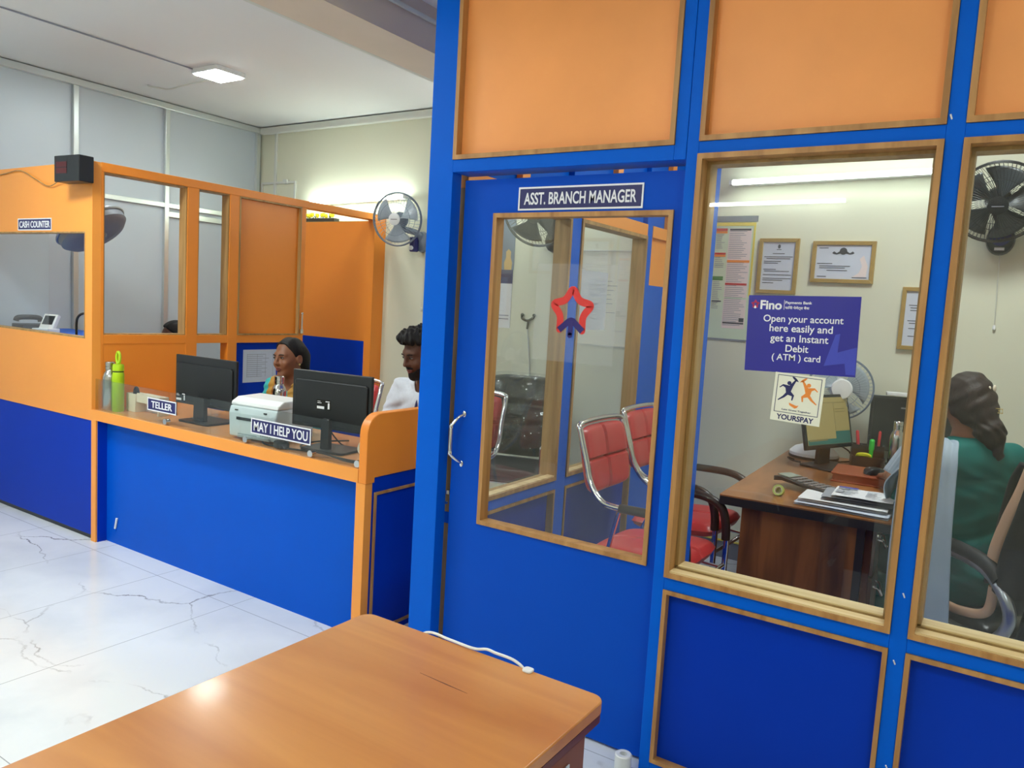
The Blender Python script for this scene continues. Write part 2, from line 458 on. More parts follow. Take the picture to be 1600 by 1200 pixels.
# ================================================================== THE ROOM
XL, XR, YR, YB, ZC = -5.965, 1.7, -1.75, 4.755, 2.97
struct('floor', B((XL - .1, YR - .1, -.1), (XR + .1, YB + .1, 0)), 'marble')
struct('ceiling', B((XL - .1, YR - .1, ZC), (XR + .1, YB + .1, ZC + .1)), 'ceiling_white')
struct('wall_back', B((XL - .1, YB, 0), (XR + .1, YB + .1, ZC)), 'cream')
struct('wall_rear', B((XL - .1, YR - .1, 0), (XR + .1, YR, ZC)), 'cream')
struct('wall_right', B((XR, YR, 0), (XR + .1, YB, ZC)), 'cream')
# left wall: aluminium frame filled with grey-blue sheets
wl = struct('wall_left')
part(wl, 'sheet', B((XL - .1, YR, 0), (XL, YB, ZC)), 'alu_sheet')
m = MB(); ys = [3.085 + .73 * k for k in range(-6, 2)] + [4.71]
for y in ys:
    if YR < y < YB: m.box((XL, y - .019, 0), (XL + .03, y + .019, 2.915))
part(wl, 'mullion', m, 'alu', bevel=.002)
m = MB()
for y0, y1 in [(a + .019, b - .019) for a, b in zip(ys[:-1], ys[1:])]:
    if y0 < YR: continue
    y1 = min(y1, 4.69)
    m.box((XL, y0, 2.135), (XL + .028, y1, 2.172))
    if y0 > 3.8: m.box((XL, y0, 2.062), (XL + .028, y1, 2.105))
part(wl, 'transom', m, 'alu', bevel=.002)
part(wl, 'head_rail', B((XL, YR, 2.915), (XL + .045, YB, 2.962)), 'alu', bevel=.003)
# ceiling beam and cornices
struct('ceiling_beam', B((-2.94, YR, 2.75), (-2.63, YB, ZC)), 'beam_paint')
m = MB(); m.box((-2.985, YR, 2.80), (-2.94, YB, 2.835)); m.box((-2.97, YR, 2.75), (-2.94, YB, 2.79)); m.box((-2.63, YR, 2.885), (-2.612, YB, 2.905))
struct('trim_1', m, 'cornice', bevel=.004)
struct('trim_2', B((XL + .045, YB - .05, 2.905), (-2.985, YB, 2.962)), 'cornice', bevel=.008)
struct('baseboard_back', B((-1.80, YB - .014, 0), (XR, YB, .105)), 'grey_base', bevel=.003)
m = MB()   # cable channels on the back wall
m.box((-5.755, YB - .018, 2.0), (-5.73, YB, 2.925)); m.box((-5.93, YB - .016, 2.465), (-5.47, YB, 2.485)); m.box((-5.49, YB - .016, 2.1), (-5.47, YB, 2.47)); m.box((-5.93, YB - .016, 2.0), (-5.912, YB, 2.47)); m.box((-5.62, YB - .03, 2.462), (-5.57, YB, 2.50))
struct('trim_3', m, 'cornice', bevel=.002)

# ------------------------------------------------------------------ office front partition
YF, YK = 2.296, 2.40
wo = struct('wall_office')
for x0, x1, z0, yk in ((-1.914, -1.802, 0, 2.352), (-.9045, -.866, 0, 2.515), (-.945, -.906, 1.975, YK), (-.2115, -.168, 0, YK), (.462, .506, 0, YK), (1.12, 1.164, 0, YK)):
    part(wo, 'post', B((x0, YF, z0), (x1, yk, ZC)), 'blue', bevel=.002)
part(wo, 'rail', B((-1.802, YF, 1.975), (-.945, YK, 2.02)), 'blue', bevel=.0015, label='blue rail over the door')
BAYS = ((-.866, -.2115), (-.168, .462), (.506, 1.12), (1.164, XR))
for x0, x1 in BAYS:
    part(wo, 'rail', B((x0, YF, 1.9885), (x1, YK, 2.026)), 'blue', bevel=.0015)
    part(wo, 'rail', B((x0, YF, .628), (x1, YK, .671)), 'blue', bevel=.0015)
    part(wo, 'rail', B((x0, YF, 0), (x1, YK, .045)), 'blue', bevel=.0015)
def beading(x0, x1, z0, z1, w, ya, yb):   # mitred frame of tan beading lying in an opening of a Y-plane
    m = MB()
    o = [(x0, z0), (x1, z0), (x1, z1), (x0, z1)]; i = [(x0 + w, z0 + w), (x1 - w, z0 + w), (x1 - w, z1 - w), (x0 + w, z1 - w)]
    for k in range(4):
        j = (k + 1) % 4
        q = [o[k], o[j], i[j], i[k]]
        V = [(x, ya, z) for x, z in q] + [(x, yb, z) for x, z in q]
        m.add(V, [(0, 1, 2, 3), (7, 6, 5, 4), (0, 4, 5, 1), (1, 5, 6, 2), (2, 6, 7, 3), (3, 7, 4, 0)])
    return m
ORANGES = ((-1.802, -.945, 2.02), (-.866, -.2115, 2.026), (-.168, .462, 2.026), (.506, 1.12, 2.026), (1.164, XR, 2.026))
for x0, x1, z0 in ORANGES:
    part(wo, 'upper_panel', B((x0, 2.322, z0), (x1, 2.34, ZC)), 'orange_panel', label='orange panel')
    part(wo, 'bead', beading(x0, x1, z0, ZC, .016, YF - .006, 2.322), 'bead', label='tan wooden bead')
    part(wo, 'inner_panel', B((x0, 2.36, z0), (x1, 2.375, ZC)), 'orange_panel', label='orange panel on the office side')
for x0, x1 in BAYS:
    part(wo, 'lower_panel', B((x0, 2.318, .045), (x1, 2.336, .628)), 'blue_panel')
    part(wo, 'bead', beading(x0, x1, .045, .628, .013, YF - .006, 2.318), 'bead', label='tan wooden bead')
m = MB()
for x, z in ((-.195, .60), (-.185, .30), (-.19, .79), (-.205, 2.05)):
    m.cyl((x, YF - .004, z), (x + .004, YF + .001, z - .012), .0022, 6)
part(wo, 'nail', m, 'white_print')

def window(n, x0, x1, z0, z1, ya, yb, yp, paneM='pane', w=.016):
    t = struct('window_%d' % n)
    t.location = ((x0 + x1) / 2, (ya + yb) / 2, z0)
    part(t, 'frame', beading(x0, x1, z0, z1, w, ya, yb), 'bead')
    m = beading(x0 + w, x1 - w, z0 + w, z1 - w, .010, yp + .003, yb); part(t, 'glazing_stop', m, 'jamb_wood')
    m = MB().box((x0 + w, ya + .006, z0 + w), (x1 - w, yp - .004, z0 + w + .006)).box((x0 + w, yp + .003, z0 + w + .010), (x1 - w, yb, z0 + w + .014)); part(t, 'sill', m, 'sill_wood')
    part(t, 'pane', B((x0 + w, yp - .002, z0 + w), (x1 - w, yp + .002, z1 - w)), paneM)
    return t
window(1, -.866, -.2115, .671, 1.9885, YF - .010, YK, 2.335)
window(2, -.168, .462, .671, 1.9885, YF - .010, YK, 2.335)
window(3, .506, 1.12, .671, 1.9885, YF - .010, YK, 2.335)

# ------------------------------------------------------------------ office door
YD0, YD1 = 2.346, 2.384
d1 = struct('door_1'); d1.location = (-.88, 2.365, .012)
GX0, GX1, GZ0, GZ1 = -1.640, -.949, .674, 1.830
m = MB()
m.box((-1.778, YD0, .012), (GX0, YD1, 1.9525)).box((GX1, YD0, .012), (-.888, YD1, 1.9525)).box((GX0, YD0, .012), (GX1, YD1, GZ0)).box((GX0, YD0, GZ1), (GX1, YD1, 1.9525))
part(d1, 'leaf', m, 'blue_door', label='blue door leaf')
part(d1, 'bead', beading(GX0, GX1, GZ0, GZ1, .016, YD0 - .008, YD1 + .004), 'bead', label='tan wooden bead round the pane')
pane1 = part(d1, 'pane', B((GX0 + .015, 2.363, GZ0 + .015), (GX1 - .015, 2.367, GZ1 - .015)), 'pane')
m = MB(); hx = -1.748
m.tube(bez([(hx + .022, YD0 - .001, 1.080), (hx + .012, YD0 - .022, 1.070), (hx, YD0 - .04, 1.045), (hx - .004, YD0 - .045, 1.03), (hx - .005, YD0 - .045, .94), (hx - .004, YD0 - .040, .925), (hx + .010, YD0 - .022, .905), (hx + .018, YD0 - .001, .893)]), .0062, 10)
m.ball((hx + .021, YD0 - .003, 1.082), (.009, .004, .013)).ball((hx + .018, YD0 - .003, .890), (.009, .004, .013))
for z in (1.035, .935): m.lathe([(.0085, -.006), (.0095, 0), (.0085, .006)], 12, Tm(hx - .004, YD0 - .044, z))
part(d1, 'handle', m, 'chrome', smooth=True, label='chrome pull handle')
# frame stop strip in the door opening
m = MB().cyl((-1.79, YD0 + .004, .76), (-1.79, YD0 + .004, .775), .008)
m.cyl((-1.793, YD0 - .002, .725), (-1.793, YD0 + .003, .725), .006)
part(d1, 'latch', m, 'steel')

# ------------------------------------------------------------------ office side partition (runs away from the door)
ws = struct('wall_office_side')
SX0, SX1 = -1.885, -1.81
for y0, y1 in ((3.225, 3.325), (4.10, 4.175), (4.70, YB)):
    part(ws, 'post', B((SX0, y0, 0), (SX1, y1, ZC)), 'blue', bevel=.002)
for y0, y1 in ((YK, 3.225), (3.325, 4.10), (4.175, 4.70)):
    part(ws, 'top_rail', B((SX0, y0, 1.935), (SX1 + .004, y1, 2.0)), 'orange', bevel=.002, label='orange rail')
    part(ws, 'upper_panel', B((SX0 + .03, y0, 2.0), (SX0 + .045, y1, ZC)), 'blue', label='blue panel')
    part(ws, 'mullion', B((SX0, (y0 + y1) / 2 - .03, 2.0), (SX1, (y0 + y1) / 2 + .03, ZC)), 'orange', label='orange upright')
def beadingX(y0, y1, z0, z1, w, xa, xb):
    m = beading(y0, y1, z0, z1, w, 0, 1)
    m.v = [Vector((xa + (xb - xa) * v.y, v.x, v.z)) for v in m.v]
    return m
for k, (y0, y1) in enumerate(((YK, 3.225), (3.325, 4.10))):
    part(ws, 'sill_rail', B((SX0, y0, .625), (SX1, y1, .672)), 'blue', bevel=.002)
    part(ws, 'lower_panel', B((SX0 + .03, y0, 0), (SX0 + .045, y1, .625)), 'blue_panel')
    part(ws, 'bead', beadingX(y0, y1, .03, .625, .014, SX0 + .045, SX1 + .005), 'jamb_wood', label='brown wooden bead')
    t = struct('window_%d' % (4 + k)); t.location = ((SX0 + SX1) / 2, (y0 + y1) / 2, .672)
    part(t, 'frame', beadingX(y0, y1, .672, 1.935, .018, SX0 - .004, SX1 + .008), 'jamb_wood')
    part(t, 'sill', B((-1.845, y0 + .018, .690), (SX1 + .004, y1 - .018, .697)), 'sill_wood')
    part(t, 'pane', B((-1.852, y0 + .015, .686), (-1.848, y1 - .015, 1.922)), 'pane')
part(ws, 'side_panel', B((SX0 + .02, 4.175, 0), (SX0 + .055, 4.70, 1.665)), 'blue', label='blue panel')
part(ws, 'side_panel', B((SX0 + .02, 4.175, 1.665), (SX0 + .055, 4.70, 1.935)), 'orange', label='orange panel')

# ------------------------------------------------------------------ cash cabin: front wall
wc = struct('wall_cabin'); CF = 2.37
part(wc, 'lower_panel', B((XL + .03, CF + .006, .03), (-4.40, CF + .045, .706)), 'blue_panel')
part(wc, 'plinth', B((XL + .03, CF + .02, 0), (-4.40, CF + .045, .03)), 'black_plastic')
m = MB().box((XL + .03, CF, .706), (-4.39, CF + .05, 1.172)).box((XL + .03, CF, 1.777), (-4.39, CF + .05, 2.164))
m.box((-4.462, CF, 1.172), (-4.39, CF + .05, 1.777)).box((XL + .03, CF, 1.172), (-5.80, CF + .05, 1.777))
part(wc, 'upper_panel', m, 'orange', label='orange front panel')
t = struct('window_6'); t.location = (-5.13, CF + .025, 1.172)
part(t, 'frame', beading(-5.80, -4.462, 1.172, 1.777, .008, CF - .002, CF + .05), 'jamb_wood')
part(t, 'pane', B((-5.79, CF + .028, 1.18), (-4.93, CF + .032, 1.769)), 'pane')
# cash cabin: side wall
wd = struct('wall_cabin_side'); DX0, DX1 = -4.465, -4.39
for y0, y1 in ((CF + .051, 2.436), (2.963, 3.040), (3.270, 3.343), (3.872, 3.915), (4.625, YB)):
    part(wd, 'post', B((DX0, y0, 0), (DX1, y1, 2.115)), 'orange_shaded', bevel=.0015)
part(wd, 'top_rail', B((DX0, CF + .051, 2.115), (DX1 + .002, YB, 2.166)), 'orange_shaded', bevel=.003)
for y0, y1 in ((2.436, 2.963), (3.040, 3.270), (3.343, 3.872)):
    part(wd, 'rail', B((DX0, y0, 1.145), (DX1, y1, 1.197)), 'orange_shaded', bevel=.0015)
part(wd, 'lower_panel', B((DX0 + .005, 2.436, 0), (DX1 - .002, 2.963, 1.145)), 'orange_shaded', label='plain orange panel')
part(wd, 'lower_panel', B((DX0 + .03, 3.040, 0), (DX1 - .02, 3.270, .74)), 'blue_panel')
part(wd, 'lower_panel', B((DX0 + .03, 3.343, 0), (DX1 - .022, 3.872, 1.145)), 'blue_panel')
part(wd, 'upper_panel', B((DX0 + .03, 3.343, 1.197), (DX1 - .022, 3.872, 2.115)), 'orange_shaded', label='plain orange panel')
part(wd, 'bead', beadingX(3.343, 3.872, 1.197, 2.115, .010, DX1 - .022, DX1 + .004), 'jamb_wood', label='brown wooden bead')
m = MB()
for y0, y1 in ((2.436, 2.963), (3.040, 3.270)):
    b = beadingX(y0, y1, 1.197, 2.115, .007, DX0 - .002, DX1 - .006); m.add(b.v, b.f)
part(wd, 'jamb_lining', m, 'jamb_wood', label='brown lining of the openings')
m = MB().cyl((DX1 + .012, 3.893, 1.23), (DX1 + .012, 3.893, 1.35), .006).ball((DX1 + .012, 3.893, 1.355), .010).box((DX1, 3.88, 1.21), (DX1 + .014, 3.905, 1.24))
part(wd, 'latch', m, 'chrome', smooth=True, label='chrome sliding bolt')
# cash cabin door standing open against the inside
d2 = struct('door_2'); d2.location = (-4.43, 4.63, 0)
LX0, LX1, LY0, LY1 = -5.24, -4.447, 4.632, 4.668
part(d2, 'leaf', B((LX0, LY0, .02), (LX1, LY1, 2.108)), 'orange_shaded', label='orange upper leaf')
part(d2, 'lower_panel', B((LX0, LY0 - .004, .02), (LX1, LY0, 1.142)), 'blue_panel', label='blue lower face')
part(d2, 'edge_strip', MB().box((LX1, LY0, .02), (LX1 + .006, LY1, 2.108)).box((LX0, LY0, 2.108), (LX1, LY1, 2.112)), 'jamb_wood', label='brown edge strip')

# ================================================================== LAMPS
def tube_lamp(tm, label, a, b, wall_dir, dep=.06):
    a = Vector(a); b = Vector(b); c = (a + b) / 2
    t = thing('tube_light', label, 'tube light', (c.x, c.y, c.z))
    w = Vector(wall_dir); up = Vector((0, 0, 1)); ax = (b - a).normalized()
    M = Matrix.Translation(a) @ Matrix((ax, w, up)).transposed().to_4x4()
    L = (b - a).length
    part(t, 'batten', MB().box((-.02, .036, -.012), (L + .02, dep, .012), M), 'white_plastic', bevel=.003)
    part(t, 'tube', MB().cyl(a, b, .0155, 14), tm, smooth=True)
    for x in (-.02, L): part(t, 'end_cap', MB().box((x, -.016, -.016), (x + .02, .036, .014), M), 'white_plastic', bevel=.003)
    return t
tube_lamp('bright_tube_light', 'lit tube light on the cream back wall above the open cabin door', (-5.30, 4.66, 2.270), (-4.13, 4.66, 2.298), (0, 1, 0), .09)
tube_lamp('tube_light', 'lit tube light on the office wall above the framed certificates', (-1.525, 4.65, 2.310), (-.42, 4.65, 2.332), (0, 1, 0), .10)
tube_lamp('rear_tube_light', 'lit tube light on the rear wall, mirrored in the office window', (-2.40, -1.685, 2.428), (-1.205, -1.685, 2.442), (0, -1, 0))
def led_panel(x, y, s1, s2, label, m, drop=.035, group=None):
    t = thing('ceiling_lamp', label, 'ceiling lamp', (x, y, ZC - drop), 0, group)
    part(t, 'housing', MB().rbox((x - s1 / 2, y - s2 / 2, ZC - drop + .004), (x + s1 / 2, y + s2 / 2, ZC), .02), 'white_plastic', bevel=.003)
    part(t, 'diffuser', MB().rbox((x - s1 / 2 + .012, y - s2 / 2 + .012, ZC - drop), (x + s1 / 2 - .012, y + s2 / 2 - .012, ZC - drop + .004), .015), m)
    return t
led_panel(-4.74, 3.415, .28, .24, 'square lit lamp on the white ceiling over the cash cabin', 'led_light')
led_panel(-4.0, -.2, .5, .5, 'square ceiling lamp over the marble floor', 'added_lamp_light', group='lobby ceiling lamps')  # this and the next two: unseen lamps added to light the lobby
led_panel(-1.6, -.3, .5, .5, 'square ceiling lamp over the foreground table', 'added_lamp_light', group='lobby ceiling lamps')
led_panel(.7, .3, .5, .5, 'square ceiling lamp in front of the office windows', 'added_lamp_light', group='lobby ceiling lamps')
tube_lamp('rear_tube_light', 'lit tube light on the back wall above the small black bracket', (-3.42, 4.69, 2.33), (-2.28, 4.69, 2.33), (0, 1, 0))  # added out of sight behind the post to brighten the help area
led_panel(-.2, 3.5, .6, .6, 'square ceiling lamp inside the office', 'added_lamp_light')  # unseen lamp added to brighten the office interior
led_panel(-3.9, 1.2, .5, .5, 'square ceiling lamp in front of the help desk', 'led_light')  # another unseen lamp, added for light before the counter
m = MB().tube([(-4.85, YR, ZC - .006), (-4.85, 3.29, ZC - .006)], .005, 6)
single('ceiling_cable', m, 'grey_print', 'thin cable running straight along the ceiling to the square lamp', 'cable', kind=None)
m = MB().tube(bez([(-4.9, 3.50, ZC - .012), (-5.2, 3.49, ZC - .02), (-5.42, 3.49, ZC - .03), (-5.50, 3.47, ZC - .02), (-5.58, 3.43, ZC - .008), (-5.57, 3.42, ZC - .006)]), .006, 6)
single('loose_cable', m, 'cornice', 'loose cable end curling on the ceiling left of the square lamp', 'cable')

# ================================================================== HELP DESK COUNTER
CT = .77
t = thing('help_desk_counter', 'long blue and orange help desk counter with a raised rounded end panel', 'counter', (-3.3, 2.65, 0))
part(t, 'countertop', MB().box((-4.385, 2.374, .742), (-2.285, 2.93, CT)), 'counter_top', bevel=.002, label='peach laminate top')
part(t, 'apron', MB().box((-4.385, 2.366, .713), (-2.286, 2.374, CT + .001)), 'orange', label='orange front edge')
part(t, 'leg', MB().box((-4.387, 2.366, 0), (-4.338, 2.45, .713)), 'orange', bevel=.0015)
part(t, 'leg', MB().box((-2.296, 2.366, 0), (-2.242, 2.41, .713)), 'orange', bevel=.0015)
part(t, 'front_panel', MB().box((-4.338, 2.43, 0), (-2.296, 2.448, .742)), 'blue_counter', label='blue front panel')
part(t, 'inner_cheek', MB().box((-4.338, 2.376, 0), (-4.334, 2.43, .713)), 'blue_panel')
prof = [(2.366, .7132), (2.42, .7132), (2.42, .735), (2.93, .735), (2.93, 1.012)]
prof += [(2.366 + .085 - .085 * sin(a), 1.012 - .085 + .085 * cos(a)) for a in [pi / 2 * k / 8 for k in range(9)]]
part(t, 'end_panel', MB().prism(prof, .045, rightM(-2.284, 0, 0)), 'orange_shaded', bevel=.003, smooth=True, label='raised orange end panel with a rounded corner')
part(t, 'side_panel', MB().box((-2.284, 2.412, 0), (-2.246, 2.93, .7345)), 'blue_panel', label='dark blue side panel')
m = beadingX(2.425, 2.915, .03, .668, .012, -2.246, -2.238)
part(t, 'bead', m, 'bead', label='thin tan bead')

t = thing('glass_screen', 'low two-pane glass screen standing along the front of the help desk counter', 'glass screen', (-3.33, 2.392, CT))
part(t, 'pane', B((-4.385, 2.389, CT + .0015), (-3.333, 2.395, .947)), 'pane_counter')
part(t, 'pane', B((-3.329, 2.389, CT + .0015), (-2.290, 2.395, .953)), 'pane_counter')
for x in (-3.70, -3.05, -2.60, -2.31):
    part(t, 'clip', MB().cyl((x, 2.380, CT + .018), (x, 2.404, CT + .018), .016, 14), 'chrome', smooth=True)

def sign(name, label, x0, x1, z0, z1, y, text, wfrac=.82, hfrac=.5, tilt=0, cat='sign', base='navy', th=.004):
    cx, cz = (x0 + x1) / 2, (z0 + z1) / 2
    t = thing(name, label, cat, (cx, y, z0))
    M = frontM(cx, y, cz) @ Rz(tilt); w, h = x1 - x0, z1 - z0
    part(t, 'plate', MB().box((-w / 2, -h / 2, -th), (w / 2, h / 2, 0), M), base)
    e = .006
    m = MB()
    for a, b in (((-w / 2, -h / 2), (w / 2, -h / 2 + e)), ((-w / 2, h / 2 - e), (w / 2, h / 2)), ((-w / 2, -h / 2 + e), (-w / 2 + e, h / 2 - e)), ((w / 2 - e, -h / 2 + e), (w / 2, h / 2 - e))):
        m.box((a[0], a[1], 0), (b[0], b[1], .0012), M)
    part(t, 'border', m, 'white_print')
    part(t, 'lettering', MB().text(text, M, w * wfrac, h * hfrac, bold=.016), 'white_print')
    return t
sign('name_sign', 'small navy TELLER sign on the glass screen beside the left monitor', -3.862, -3.606, .833, .902, 2.384, 'TELLER', .72, .52)
sign('name_sign', 'wide navy MAY I HELP YOU sign on the glass screen in front of the printer', -3.010, -2.600, .825, .900, 2.384, 'MAY I HELP YOU', .90, .60)
sign('name_sign', 'small navy CASH COUNTER sign above the cash cabin window', -5.238, -4.833, 1.785, 1.857, CF - .001, 'CASH COUNTER', .90, .56)
sign('name_sign', 'navy ASST. BRANCH MANAGER sign at the top of the blue office door', -1.538, -1.058, 1.838, 1.919, YD0 - .001, 'ASST. BRANCH MANAGER', .90, .52)

# ------------------------------------------------------------------ bottles
def bottle(name, label, x, y, z, prof, m, cap_prof=None, capM='steel', group=None):
    t = thing(name, label, 'bottle', (x, y, z), 0, group)
    part(t, 'body', MB().lathe(prof, 28, Tm(x, y, z)), m, smooth=True)
    if cap_prof: part(t, 'cap', MB().lathe(cap_prof, 28, Tm(x, y, z)), capM, smooth=True)
    return t
def steel_prof(h, r):
    return [(r * .92, 0), (r, .006), (r, h * .66), (r * .97, h * .70), (r * .82, h * .77), (r * .64, h * .81), (r * .60, h * .84)]
def steel_cap(h, r):
    return [(r * .60, h * .84), (r * .66, h * .845), (r * .66, h * .90), (r * .62, h * .905), (r * .66, h * .91), (r * .66, h * .985), (r * .58, h), (0, h)]
bottle('steel_bottle', 'brushed steel bottle at the left end of the counter beside the green one', -4.336, 2.446, CT, steel_prof(.278, .042), 'steel', steel_cap(.278, .042))
bottle('steel_bottle', 'steel bottle standing behind the white printer', -3.395, 2.87, CT, steel_prof(.270, .041), 'steel', steel_cap(.270, .041))
bottle('steel_bottle', 'steel bottle on the wooden office desk beside the pen holder', -.478, 4.46, .75, steel_prof(.27, .036), 'steel', steel_cap(.27, .036))
t = bottle('water_bottle', 'lime green water bottle with a carrying loop on its cap', -4.256, 2.448, CT, [(.029, 0), (.0315, .006), (.0315, .20), (.031, .215), (.028, .226)], 'green_bottle', [(.028, .232), (.030, .233), (.030, .262), (.027, .270), (.014, .272), (0, .272)], 'green_bottle')
part(t, 'gasket', MB().lathe([(.0275, .2255), (.0285, .226), (.0285, .232), (.0275, .2325)], 28, Tm(-4.256, 2.448, CT)), 'black_rubber', smooth=True)
lp = [(-4.256 + .021 * sin(a) * .8, 2.448, CT + .272 + .034 - .034 * cos(a)) for a in [2 * pi * k / 20 for k in range(20)]]
part(t, 'loop', MB().tube(lp, .0075, 10, True), 'green_bottle', smooth=True)

# ------------------------------------------------------------------ desk organiser on the counter
t = thing('desk_organiser', 'cream plastic desk organiser beside the green bottle', 'organiser', (-4.08, 2.53, CT))
ox, oy = -4.262, 2.50
m = MB().prism(rrect(0, 0, .09, .07, .012), .005, Tm(ox, oy, CT))
for a, b in (((0, 0), (.09, .005)), ((0, .065), (.09, .07)), ((0, .005), (.005, .065)), ((.085, .005), (.09, .065))):
    m.box((ox + a[0], oy + a[1], CT + .005), (ox + b[0], oy + b[1], CT + .105))
part(t, 'pen_cup', m, 'cream_plastic', bevel=.003)
m = MB().box((ox + .09, oy + .01, CT + .058), (ox + .30, oy + .075, CT + .105)).box((ox + .09, oy + .01, CT + .105), (ox + .30, oy + .014, CT + .112))
part(t, 'tray', m, 'cream_plastic', bevel=.004)
part(t, 'foot', MB().box((ox + .29, oy + .01, CT), (ox + .30, oy + .075, CT + .058)), 'cream_plastic', bevel=.002)
part(t, 'back_board', MB().box((ox + .09, oy + .065, CT), (ox + .29, oy + .072, CT + .058)), 'paper_pink')
m = MB().tube(bez([(ox + .03, oy + .03, CT + .02), (ox + .035, oy + .03, CT + .11), (ox + .052, oy + .03, CT + .135), (ox + .068, oy + .03, CT + .11), (ox + .068, oy + .03, CT + .03)]), .009, 8)
single('scissors', m, 'black_plastic', 'dark scissor handles sticking out of the cream desk organiser', 'scissors', smooth=True)

# ------------------------------------------------------------------ monitors
def monitor(label, x, y, z, rz, w=.49, h=.285, zb=.09, tilt=0.0, screen='screen_dark', neckw=.06, base=(.24, .18), sticker=(.035, .09)):
    """local frame: screen faces -Y"""
    t = thing('monitor', label, 'monitor', (x, y, z), rz)
    P = lambda n, m, mt, **k: part(t, n, m, mt, world=False, **k)
    K = Matrix.Translation((0, 0, zb)) @ Matrix.Rotation(tilt, 4, 'X')
    P('base', MB().rbox((-base[0] / 2, -base[1] * .55, 0), (base[0] / 2, base[1] * .45, .012), .02), 'black_plastic', bevel=.003)
    P('neck', MB().prism([(-neckw * .5, .012), (neckw * .5, .012), (neckw * .45, zb + .055), (-neckw * .45, zb + .055)], .026, frontM(0, .05, 0)), 'black_plastic', bevel=.003)
    m = MB().box((-w / 2, -.006, 0), (w / 2, .012, h), K)
    P('housing', m, 'black_plastic', bevel=.004)
    bx = [(-w * .46, h * .05), (w * .46, h * .05), (w * .46, h * .80), (w * .44, h * .84), (-w * .44, h * .84), (-w * .46, h * .80)]
    P('back_cover', MB().prism([(-a, b) for a, b in bx][::-1], .009, K @ Matrix.Translation((0, .012, 0)) @ Matrix(((1, 0, 0, 0), (0, 0, 1, 0), (0, 1, 0, 0), (0, 0, 0, 1)))), 'black_plastic', bevel=.006)
    if screen:
        s = P('screen', MB().box((-w / 2 + .018, -.0075, .022), (w / 2 - .018, -.006, h - .016), K), screen)
    if sticker:
        sx, sz = sticker
        m = MB().box((sx - .042, .021, sz), (sx + .042, .0216, sz + .05), K)
        P('rating_label', m, 'black_gloss')
        m = MB()
        for a0, a1, b0, b1 in ((-.005, .038, .006, .018), (-.036, -.026, .008, .036), (-.036, -.012, .040, .044), (.012, .036, .032, .035), (.018, .036, .040, .042)): m.box((sx + a0, .0214, sz + b0), (sx + a1, .0222, sz + b1), K)
        P('label_print', m, 'white_print')
    return t
monitor('black monitor behind the TELLER sign, its back to the room', -3.66, 2.60, CT, radians(182), w=.50, h=.27, zb=.085, neckw=.09, base=(.25, .2), sticker=(.19, .012))
monitor('black monitor at the right end of the help desk, its back to the room', -2.665, 2.57, CT, radians(187), w=.465, h=.27, zb=.10, neckw=.05, base=(.25, .18))

# ------------------------------------------------------------------ printer
t = thing('printer', 'boxy white printer behind the MAY I HELP YOU sign', 'printer', (-3.08, 2.565, CT), radians(6))
P = lambda n, m, mt, **k: part(t, n, m, mt, world=False, **k)
pw, pd, ph = .155, .13, .20
P('body', MB().prism([(-pd, .012), (pd, .012), (pd, .165), (-pd + .005, .165), (-pd - .006, .13)], 2 * pw, Matrix(((0, 0, 1, -pw), (1, 0, 0, 0), (0, 1, 0, 0), (0, 0, 0, 1)))), 'printer_white', bevel=.008)
P('top_cover', MB().prism([(-pd + .005, .166), (pd, .166), (pd, .195), (pd * .5, .208), (-pd + .05, .205), (-pd + .012, .185)], 2 * pw, Matrix(((0, 0, 1, -pw), (1, 0, 0, 0), (0, 1, 0, 0), (0, 0, 0, 1)))), 'white_plastic', bevel=.008)
P('output_slot', MB().box((-.10, -pd - .008, .098), (.05, -pd + .01, .112)), 'black_plastic')
P('button', MB().rbox((-.115, -pd - .006, .142), (-.095, -pd + .01, .148), .002), 'black_plastic')
P('button', MB().rbox((.075, -pd - .006, .142), (.095, -pd + .01, .148), .002), 'black_plastic')
P('tray_recess', MB().box((-.095, -pd - .001, .022), (.03, -pd + .012, .07)), 'printer_grey')
P('paper_tray', MB().box((-.085, -pd - .014, .014), (.12, -pd + .01, .026)), 'printer_grey', bevel=.002)
m = MB()
for k in range(5): m.box((.055 + .014 * k, -pd - .003, .03), (.062 + .014 * k, -pd + .01, .062))
P('vent', m, 'printer_grey')
for x in (-.12, .12): P('foot', MB().cyl((x, 0, 0), (x, 0, .013), .014), 'black_rubber')

# ------------------------------------------------------------------ small things and cables on the counter
def mouse(label, x, y, z, rz, m='black_plastic'):
    t = thing('computer_mouse', label, 'computer mouse', (x, y, z), rz)
    part(t, 'shell', MB().grid(lambda u, v: (.030 * sin(pi * (u * 2 - 1) / 2) * math.sqrt(max(0, 1 - (2 * v - 1) ** 4)), .052 * (2 * v - 1), .001 + .032 * max(0, (1 - (2 * u - 1) ** 4)) ** .5 * max(0, 1 - (2 * v - 1) ** 4) ** .5), 12, 14), m, world=False, smooth=True)
    part(t, 'wheel', MB().cyl((-.003, -.026, .030), (.003, -.026, .030), .006), 'key_grey', world=False)
    return t
mouse('black computer mouse lying before the printer beside the sign', -2.86, 2.44, CT, radians(70))
mouse('white computer mouse at the right end of the counter', -2.335, 2.60, CT, radians(20), 'white_plastic')
def cable(name, label, pts, r=.0035, m='dark_wire', group=None):
    return single(name, MB().tube(bez(pts, 8), r, 8), m, label, 'cable', group, smooth=True)
cable('power_cable', 'black cable looping from the printer along the counter', [(-3.02, 2.46, CT + .004), (-2.95, 2.425, CT + .004), (-2.82, 2.43, CT + .005), (-2.72, 2.46, CT + .004), (-2.60, 2.435, CT + .016), (-2.45, 2.46, CT + .005), (-2.33, 2.49, CT + .004)], .004)
